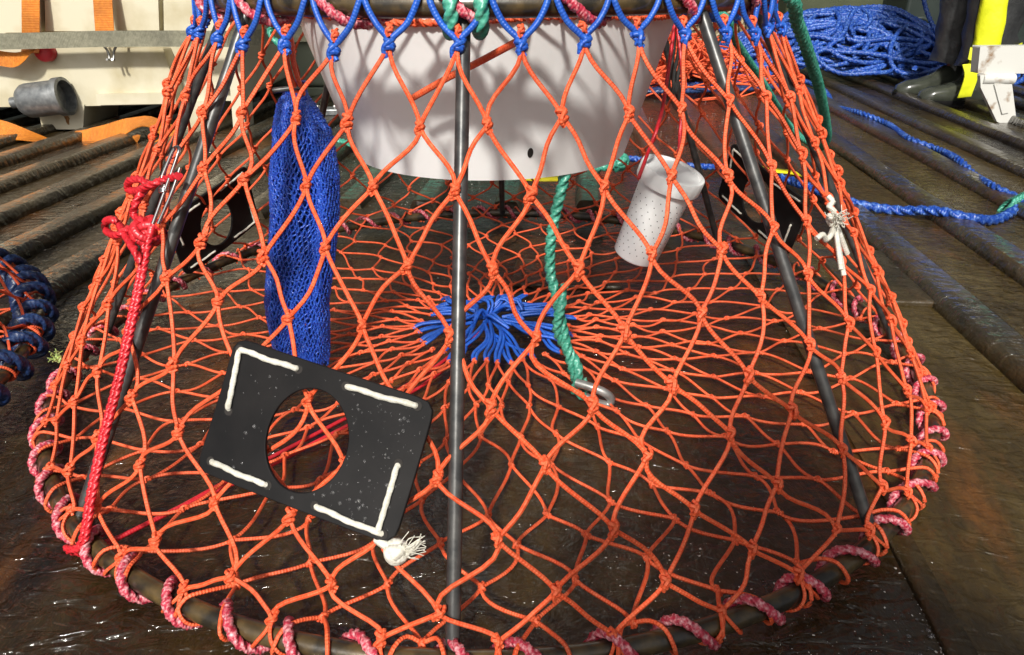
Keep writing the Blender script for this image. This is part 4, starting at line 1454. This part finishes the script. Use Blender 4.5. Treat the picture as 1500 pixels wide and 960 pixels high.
# =================================================================== RIGHT BACKGROUND
YHS = 3.95
hs_ = empty('winch_housing', tuple(YP(1375, 95, YHS)[:2]) + (0,), 'dark green steel winch housing with a round opening behind the rope heap', 'winch')
mb = MB(); a, b = YP(1318, 60, YHS), YP(1560, 60, YHS)
mb.box((a[0], YHS, 0.002), (b[0], YHS + 0.7, 1.15))
bevel(part('casing', mb, 'bulkhead', hs_, False), 0.02, 3)
c_ = YP(1345, 45, YHS)
mb = MB(); t = np.linspace(0, 2 * PI, 33); tor(mb, np.stack([c_[0] + 0.075 * np.sin(t), YHS - 0.004 + 0 * t, c_[2] + 0.075 * np.cos(t)], -1), 0.014, 8)
part('opening_rim', mb, 'bulkhead', hs_)
mb = MB(); mb.lathe([(0.0001, 0.012), (0.045, 0.010), (0.05, 0.0)], 24)
X = np.eye(4); X[:3, :3] = np.array([[1, 0, 0], [0, 0, -1], [0, 1, 0]]); X[:3, 3] = c_ + [0, -0.001, 0]; X[1, 3] = YHS - 0.001
placed('shaft_end', mb, 'galv', hs_, X)
oc = empty('olive_locker', tuple(YP(1270, 60, 4.3)[:2]) + (0,), 'olive painted steel locker behind the blue rope heap', 'locker')
mb = MB(); a, b = YP(1150, 30, 4.3), YP(1322, 30, 4.3)
mb.box((a[0], 4.3, 0.002), (b[0], 4.9, 1.2)); bevel(part('body', mb, 'olive', oc, False), 0.02, 3)
mb = MB(); mb.box((a[0] + .06, 4.28, 0.12), (b[0] - .06, 4.302, 1.1)); d_ = bevel(part('door', mb, 'olive', oc, False), 0.008, 2)
mb = MB(); mb.tubes(np.linspace((b[0] - .12, 4.262, 0.55), (b[0] - .12, 4.262, 0.72), 4), 0.01, 8, ref=(1, 0, 0)); part('handle', mb, 'galv', d_)

# white painted frame
YW = 1.92
wf = empty('white_frame', tuple(G(1470, 182)), 'rust stained white steel frame with a tapered foot beside the boot', 'frame')


def wslab(poly, Yf, dep, name, material='white_paint', bv=0.006):
    m_ = MB(); pts = [YP(x, y, YW) for x, y in poly]
    f = [np.array([p[0], Yf, p[2]]) for p in pts]; b2 = [np.array([p[0], Yf + dep, p[2]]) for p in pts]
    m_.loft([f, b2]); return bevel(part(name, m_, material, wf, False), bv, 2)


wslab([(1436, 68), (1640, 66), (1640, 108), (1432, 108)], YW, 0.05, 'beam')
wslab([(1433, 109), (1478, 109), (1486, 174), (1472, 183), (1458, 178), (1434, 128)], YW - 0.012, 0.02, 'foot_plate')
wslab([(1452, 122), (1466, 122), (1474, 164), (1464, 166)], YW - 0.019, 0.008, 'stiffener')
wslab([(1600, 109), (1640, 109), (1640, 183), (1610, 183)], YW - 0.012, 0.02, 'foot_plate')
m_ = MB(); m_.tubes(np.linspace(YP(1438, 116, YW), YP(1484, 116, YW), 4), 0.022, 12, ref=(0, 1, 0)); part('hinge_tube', m_, 'white_paint', wf)

# person standing in oilskins and boots
pb = G(1400, 148)
pers = empty('person', (float(pb[0]), float(pb[1]), 0), 'person in charcoal oilskin trousers with yellow reflective bands and dark rubber boots', 'person')


def skin_body(name, verts, edges, radii, material, parent, sub=2):
    me = bpy.data.meshes.new(name)
    me.from_pydata(verts, edges, [])
    o = bpy.data.objects.new(name, me); C.objects.link(o); o.parent = parent
    md = o.modifiers.new('skin', 'SKIN'); md.use_smooth_shade = True
    for v, r in zip(me.skin_vertices[0].data, radii):
        v.radius = r if isinstance(r, tuple) else (r, r)
    me.skin_vertices[0].data[0].use_root = True
    s = o.modifiers.new('sub', 'SUBSURF'); s.levels = sub; s.render_levels = sub
    me.materials.append(M[material])
    return o


# facing -x; legs one behind the other in depth (y)
V = [(0, 0, 0.95), (0, 0, 1.12), (0, 0, 1.32), (0, 0, 1.45), (-0.01, 0, 1.53), (-0.02, 0, 1.62), (-0.02, 0, 1.72),
     (0, 0.19, 1.42), (0.0, 0.25, 1.15), (-0.10, 0.26, 0.92), (-0.13, 0.26, 0.84),
     (0, -0.19, 1.42), (0.0, -0.25, 1.15), (-0.10, -0.26, 0.92), (-0.13, -0.26, 0.84),
     (0.0, 0.10, 0.88), (-0.01, 0.11, 0.5), (0.03, 0.12, 0.12), (0.0, -0.10, 0.88), (-0.01, -0.11, 0.5), (0.03, -0.12, 0.12)]
Ed = [(0, 1), (1, 2), (2, 3), (3, 4), (4, 5), (5, 6), (3, 7), (7, 8), (8, 9), (9, 10), (3, 11), (11, 12), (12, 13), (13, 14), (0, 15), (15, 16), (16, 17), (0, 18), (18, 19), (19, 20)]
Rr = [(0.13, 0.16), (0.12, 0.14), (0.13, 0.17), (0.10, 0.12), 0.055, 0.095, 0.08, 0.07, 0.052, 0.042, 0.035, 0.07, 0.052, 0.042, 0.035, 0.09, 0.06, 0.045, 0.09, 0.06, 0.045]
skin_body('body', V, Ed, Rr, 'skin', pers)
for sy in (1, -1):
    # fingers
    for q, (dx, ln_) in enumerate(((-0.03, 0.07), (-0.01, 0.085), (0.01, 0.08), (0.03, 0.065), (-0.05, 0.05))):
        m_ = MB()
        b0 = np.array([-0.135 + dx, 0.26 * sy, 0.82 if q < 4 else 0.85])
        m_.tubes(spline([b0, b0 + [-.004, -.006 * sy, -ln_ * .5], b0 + [-.006, -.02 * sy, -ln_]], 0.012), 0.0085, 7)
        obj('finger', m_.mesh('finger', 'skin'), pers)
V = [(0, 0, 1.0), (0, 0, 1.2), (0, 0, 1.40), (0, 0.19, 1.42), (0.0, 0.25, 1.15), (-0.09, 0.26, 0.95), (0, -0.19, 1.42), (0.0, -0.25, 1.15), (-0.09, -0.26, 0.95)]
skin_body('jacket', V, [(0, 1), (1, 2), (2, 3), (3, 4), (4, 5), (2, 6), (6, 7), (7, 8)], [(0.16, 0.19), (0.15, 0.18), (0.14, 0.19), 0.09, 0.072, 0.06, 0.09, 0.072, 0.06], 'oilskin', pers)
skin_body('hair', [(-0.0, 0, 1.70), (0.02, 0, 1.66)], [(0, 1)], [0.105, 0.10], 'hair', pers)
for sy in (0.11, -0.11):
    m_ = MB()
    rings = []
    for z, r1, r2, cx in ((0.98, .15, .10, 0.0), (0.85, .125, .10, 0.0), (0.65, .11, .095, -.005), (0.5, .105, .095, -.01), (0.42, .11, .10, 0.0), (0.36, .118, .10, .01), (0.30, .112, .098, .012), (0.25, .118, .102, .02), (0.20, .115, .10, .02), (0.165, .12, .105, .02)):
        t = np.arange(20) * 2 * PI / 20
        w_ = 1 + 0.05 * np.sin(3 * t + z * 40) + 0.03 * np.sin(5 * t - z * 60)
        rings.append(np.stack([cx + r1 * np.cos(t) * w_, sy + r2 * np.sin(t) * w_, z + 0.008 * np.sin(2 * t + z * 9)], -1))
    m_.loft(rings)
    tr = obj('trouser_leg', m_.mesh('trouser_leg', 'oilskin'), pers)
    # vertical yellow panel down the shin side
    pan = []
    for rg, z in zip(rings[3:], range(20)):
        c_ = rg.mean(0)
        ang_ = np.radians(np.linspace(208, 264, 6))
        ro, ri = [], []
        for a in ang_:
            k = (a / (2 * PI) * 20) % 20; k0_ = int(k); f_ = k - k0_
            p_ = rg[k0_] * (1 - f_) + rg[(k0_ + 1) % 20] * f_
            dd = p_ - c_; dd[2] = 0; dd /= np.linalg.norm(dd)
            ro.append(p_ + dd * 0.006); ri.append(p_ + dd * 0.001)
        pan.append(ro + ri[::-1])
    if sy < 0:
        m_ = MB(); m_.loft(pan); obj('yellow_panel', m_.mesh('yellow_panel', 'hivis'), tr)
    # boot
    m_ = MB()
    rings = []
    for x, hw, ht, zb_ in ((-0.245, .022, .040, .012), (-0.235, .040, .062, .004), (-0.20, .052, .080, .002), (-0.14, .055, .090, .002), (-0.08, .050, .110, .003), (-0.03, .046, .150, .004), (0.02, .048, .170, .003), (0.07, .048, .165, .003), (0.11, .040, .14, .004), (0.125, .022, .10, .02)):
        t = np.arange(16) * 2 * PI / 16
        yy = sy + hw * np.sign(np.cos(t)) * np.abs(np.cos(t)) ** 0.8
        z_ = zb_ + (ht - zb_) * (0.5 + 0.5 * np.sign(np.sin(t)) * np.abs(np.sin(t)) ** 0.75)
        rings.append(np.stack([x + 0 * t, yy, z_], -1))
    m_.loft(rings)
    t = np.arange(16) * 2 * PI / 16
    m_.loft([np.stack([0.035 + 0.062 * np.cos(t), sy + 0.052 * np.sin(t), z + 0 * t], -1) for z in (0.10, 0.16, 0.22, 0.30)])
    bo = obj('boot', m_.mesh('boot', 'boot'), pers)
    m_ = MB()
    out = []
    for x, hw in ((-0.25, .015), (-0.24, .040), (-0.20, .057), (-0.12, .060), (-0.04, .050), (0.03, .052), (0.09, .050), (0.125, .030)):
        out.append((x, hw))
    prof = [(x, sy + hw) for x, hw in out] + [(x, sy - hw) for x, hw in out[::-1]]
    m_.loft([[(x, y, 0.001) for x, y in prof], [(x, y, 0.026) for x, y in prof]])
    obj('sole', m_.mesh('sole', 'black_rubber', False), bo)
    for q in range(7):
        m_ = MB(); x = -0.22 + q * 0.05
        m_.box((x, sy - .061, 0.0005), (x + .024, sy - .048, 0.018)); obj('tread_lug', m_.mesh('tread_lug', 'black_rubber', False), bo)
    if sy > 0:
        continue
    # loose yellow band at the ankle
    m_ = ribbon([(-0.12, sy - .09, 0.235), (-0.06, sy - .115, 0.215), (0.0, sy - .118, 0.22), (0.06, sy - .11, 0.235), (0.12, sy - .07, .25)], [(0, .1, 1)] * 5, 0.05, 0.005)
    obj('yellow_band', m_.mesh('yellow_band', 'hivis'), tr)
    m_ = ribbon([(-0.105, sy - .085, 0.19), (-0.09, sy - .10, 0.14), (-0.10, sy - .105, 0.05)], [(1, 0, .1)] * 3, 0.06, 0.005)
    obj('yellow_flap', m_.mesh('yellow_flap', 'hivis'), tr)

# =================================================================== WATER DROPS, SHELL GRIT AND PAINTED GLINTS ON THE DECK
mb = MB()


def scatter(n, poly_fn, rmin, rmax):
    for _ in range(n):
        x, y = poly_fn()
        P = G(x, y)
        drop(mb, P[0], P[1], 0.0002, min(rmax, rmin * random.paretovariate(1.8)), 0.5)


scatter(60, lambda: (random.gauss(1370, 16) + random.random() * 50 - 25, 815 + (random.random()) * 160), 0.0008, 0.0025)
scatter(60, lambda: (random.uniform(1290, 1500), random.uniform(420, 720)), 0.0009, 0.0025)
scatter(60, lambda: (random.uniform(0, 260), random.uniform(240, 480)), 0.0009, 0.0035)
obj('deck_water_drops', mb.mesh('deck_water_drops', 'water'), kind='stuff', label='small water drops on the wet brown deck', cat='water drops')

# pale shell grit and white flecks coloured in as glints of the wet deck
M['grit'] = simple('pale_grit_and_glints', (0.55, 0.52, 0.45), (0.8, 0.79, 0.74), rough=0.25, scale=90, bump=0, coat=0.6)
mb = MB()


def flecks(n, fn, rmin, rmax):
    for _ in range(n):
        x, y = fn()
        P = G(x, y)
        r = min(rmax, rmin * random.paretovariate(2.0)); a = random.uniform(0, 6.28); e = random.uniform(0.3, 1)
        t = np.arange(6) * PI / 3 + rng.uniform(-.3, .3, 6)
        ring_ = np.stack([P[0] + r * (np.cos(a) * np.cos(t) - e * np.sin(a) * np.sin(t)), P[1] + r * (np.sin(a) * np.cos(t) + e * np.cos(a) * np.sin(t)), 0 * t + 0.0003], -1)
        top = ring_.mean(0) + (ring_ - ring_.mean(0)) * 0.55; top[:, 2] = r * random.uniform(0.12, 0.3)
        mb.loft([ring_, top])


def along(x0, y0, x1, y1, sp):
    u_ = random.random()
    return (x0 + (x1 - x0) * u_ + random.gauss(0, sp), y0 + (y1 - y0) * u_ + random.gauss(0, sp))


flecks(170, lambda: along(1318, 812, 1388, 965, 5), 0.00045, 0.0016)
flecks(110, lambda: (random.uniform(1130, 1390), random.uniform(850, 985)), 0.0004, 0.0016)
flecks(150, lambda: (random.gauss(985, 80), random.gauss(830, 55)), 0.0004, 0.0015)
flecks(60, lambda: along(1310, 420, 1480, 600, 14), 0.0006, 0.002)
flecks(90, lambda: (random.uniform(1290, 1500), random.uniform(330, 800)), 0.0005, 0.002)
flecks(40, lambda: (random.uniform(1180, 1500), random.uniform(150, 330)), 0.0010, 0.003)
flecks(420, lambda: (random.gauss(580, 70), random.gauss(268, 28)), 0.0008, 0.0035)
flecks(420, lambda: (random.gauss(1020, 50), random.gauss(185, 24)), 0.0010, 0.0035)
flecks(120, lambda: (random.uniform(0, 260), random.uniform(245, 470)), 0.0008, 0.003)
flecks(160, lambda: (random.gauss(800, 120), random.gauss(420, 40)), 0.0005, 0.002)
obj('grit_and_glints', mb.mesh('grit_and_glints', 'grit', False), kind='stuff', label='pale shell grit and white specks painted as glints on the wet deck', cat='grit')

# =================================================================== PHOTOGRAPHER (crouching behind the camera, casts the shadow on the near deck)
ph = empty('person', (0.12, -1.62, 0), 'person in a dark hooded oilskin crouching on the deck holding up a phone', 'person')
V = [(0.03, -0.02, 0.34), (0.03, 0.05, 0.50), (0.02, 0.12, 0.66), (0.01, 0.16, 0.74), (0.0, 0.20, 0.80), (-0.01, 0.22, 0.90), (-0.01, 0.22, 0.97),
     (0.20, 0.12, 0.68), (0.25, 0.26, 0.50), (0.02, 0.42, 0.50), (-0.06, 0.47, 0.53),
     (-0.17, 0.12, 0.68), (-0.26, 0.26, 0.50), (-0.16, 0.42, 0.50), (-0.13, 0.47, 0.53),
     (0.13, 0.0, 0.32), (0.20, 0.34, 0.42), (0.19, 0.26, 0.06), (0.19, 0.38, 0.04), (-0.08, 0.0, 0.32), (-0.14, 0.34, 0.10), (-0.13, -0.05, 0.06), (-0.13, -0.12, 0.04)]
Ed = [(0, 1), (1, 2), (2, 3), (3, 4), (4, 5), (5, 6), (3, 7), (7, 8), (8, 9), (9, 10), (3, 11), (11, 12), (12, 13), (13, 14), (0, 15), (15, 16), (16, 17), (17, 18), (0, 19), (19, 20), (20, 21), (21, 22)]
Rr = [(0.17, 0.15), (0.17, 0.14), (0.18, 0.14), 0.12, 0.075, 0.115, 0.10, 0.085, 0.062, 0.05, 0.042, 0.085, 0.062, 0.05, 0.042, 0.10, 0.08, 0.06, 0.05, 0.10, 0.08, 0.06, 0.05]
skin_body('body', V, Ed, Rr, 'oilskin', ph)
mb = MB(); mb.box((-0.17, 0.508, 0.52), (-0.02, 0.516, 0.60)); bevel(obj('phone', mb.mesh('phone', 'black_rubber', False), ph), 0.003, 2)
for sx in (-1, 1):
    for q in range(4):
        m_ = MB(); b0 = np.array([-0.095 + sx * (0.05 + .0), 0.48, 0.525 + 0.017 * q])
        m_.tubes(spline([b0, b0 + [sx * .035, .018, .006], b0 + [sx * .032, .036, .01], b0 + [sx * .012, .040, .01]], 0.012), 0.008, 7)
        obj('finger', m_.mesh('finger', 'skin'), ph)
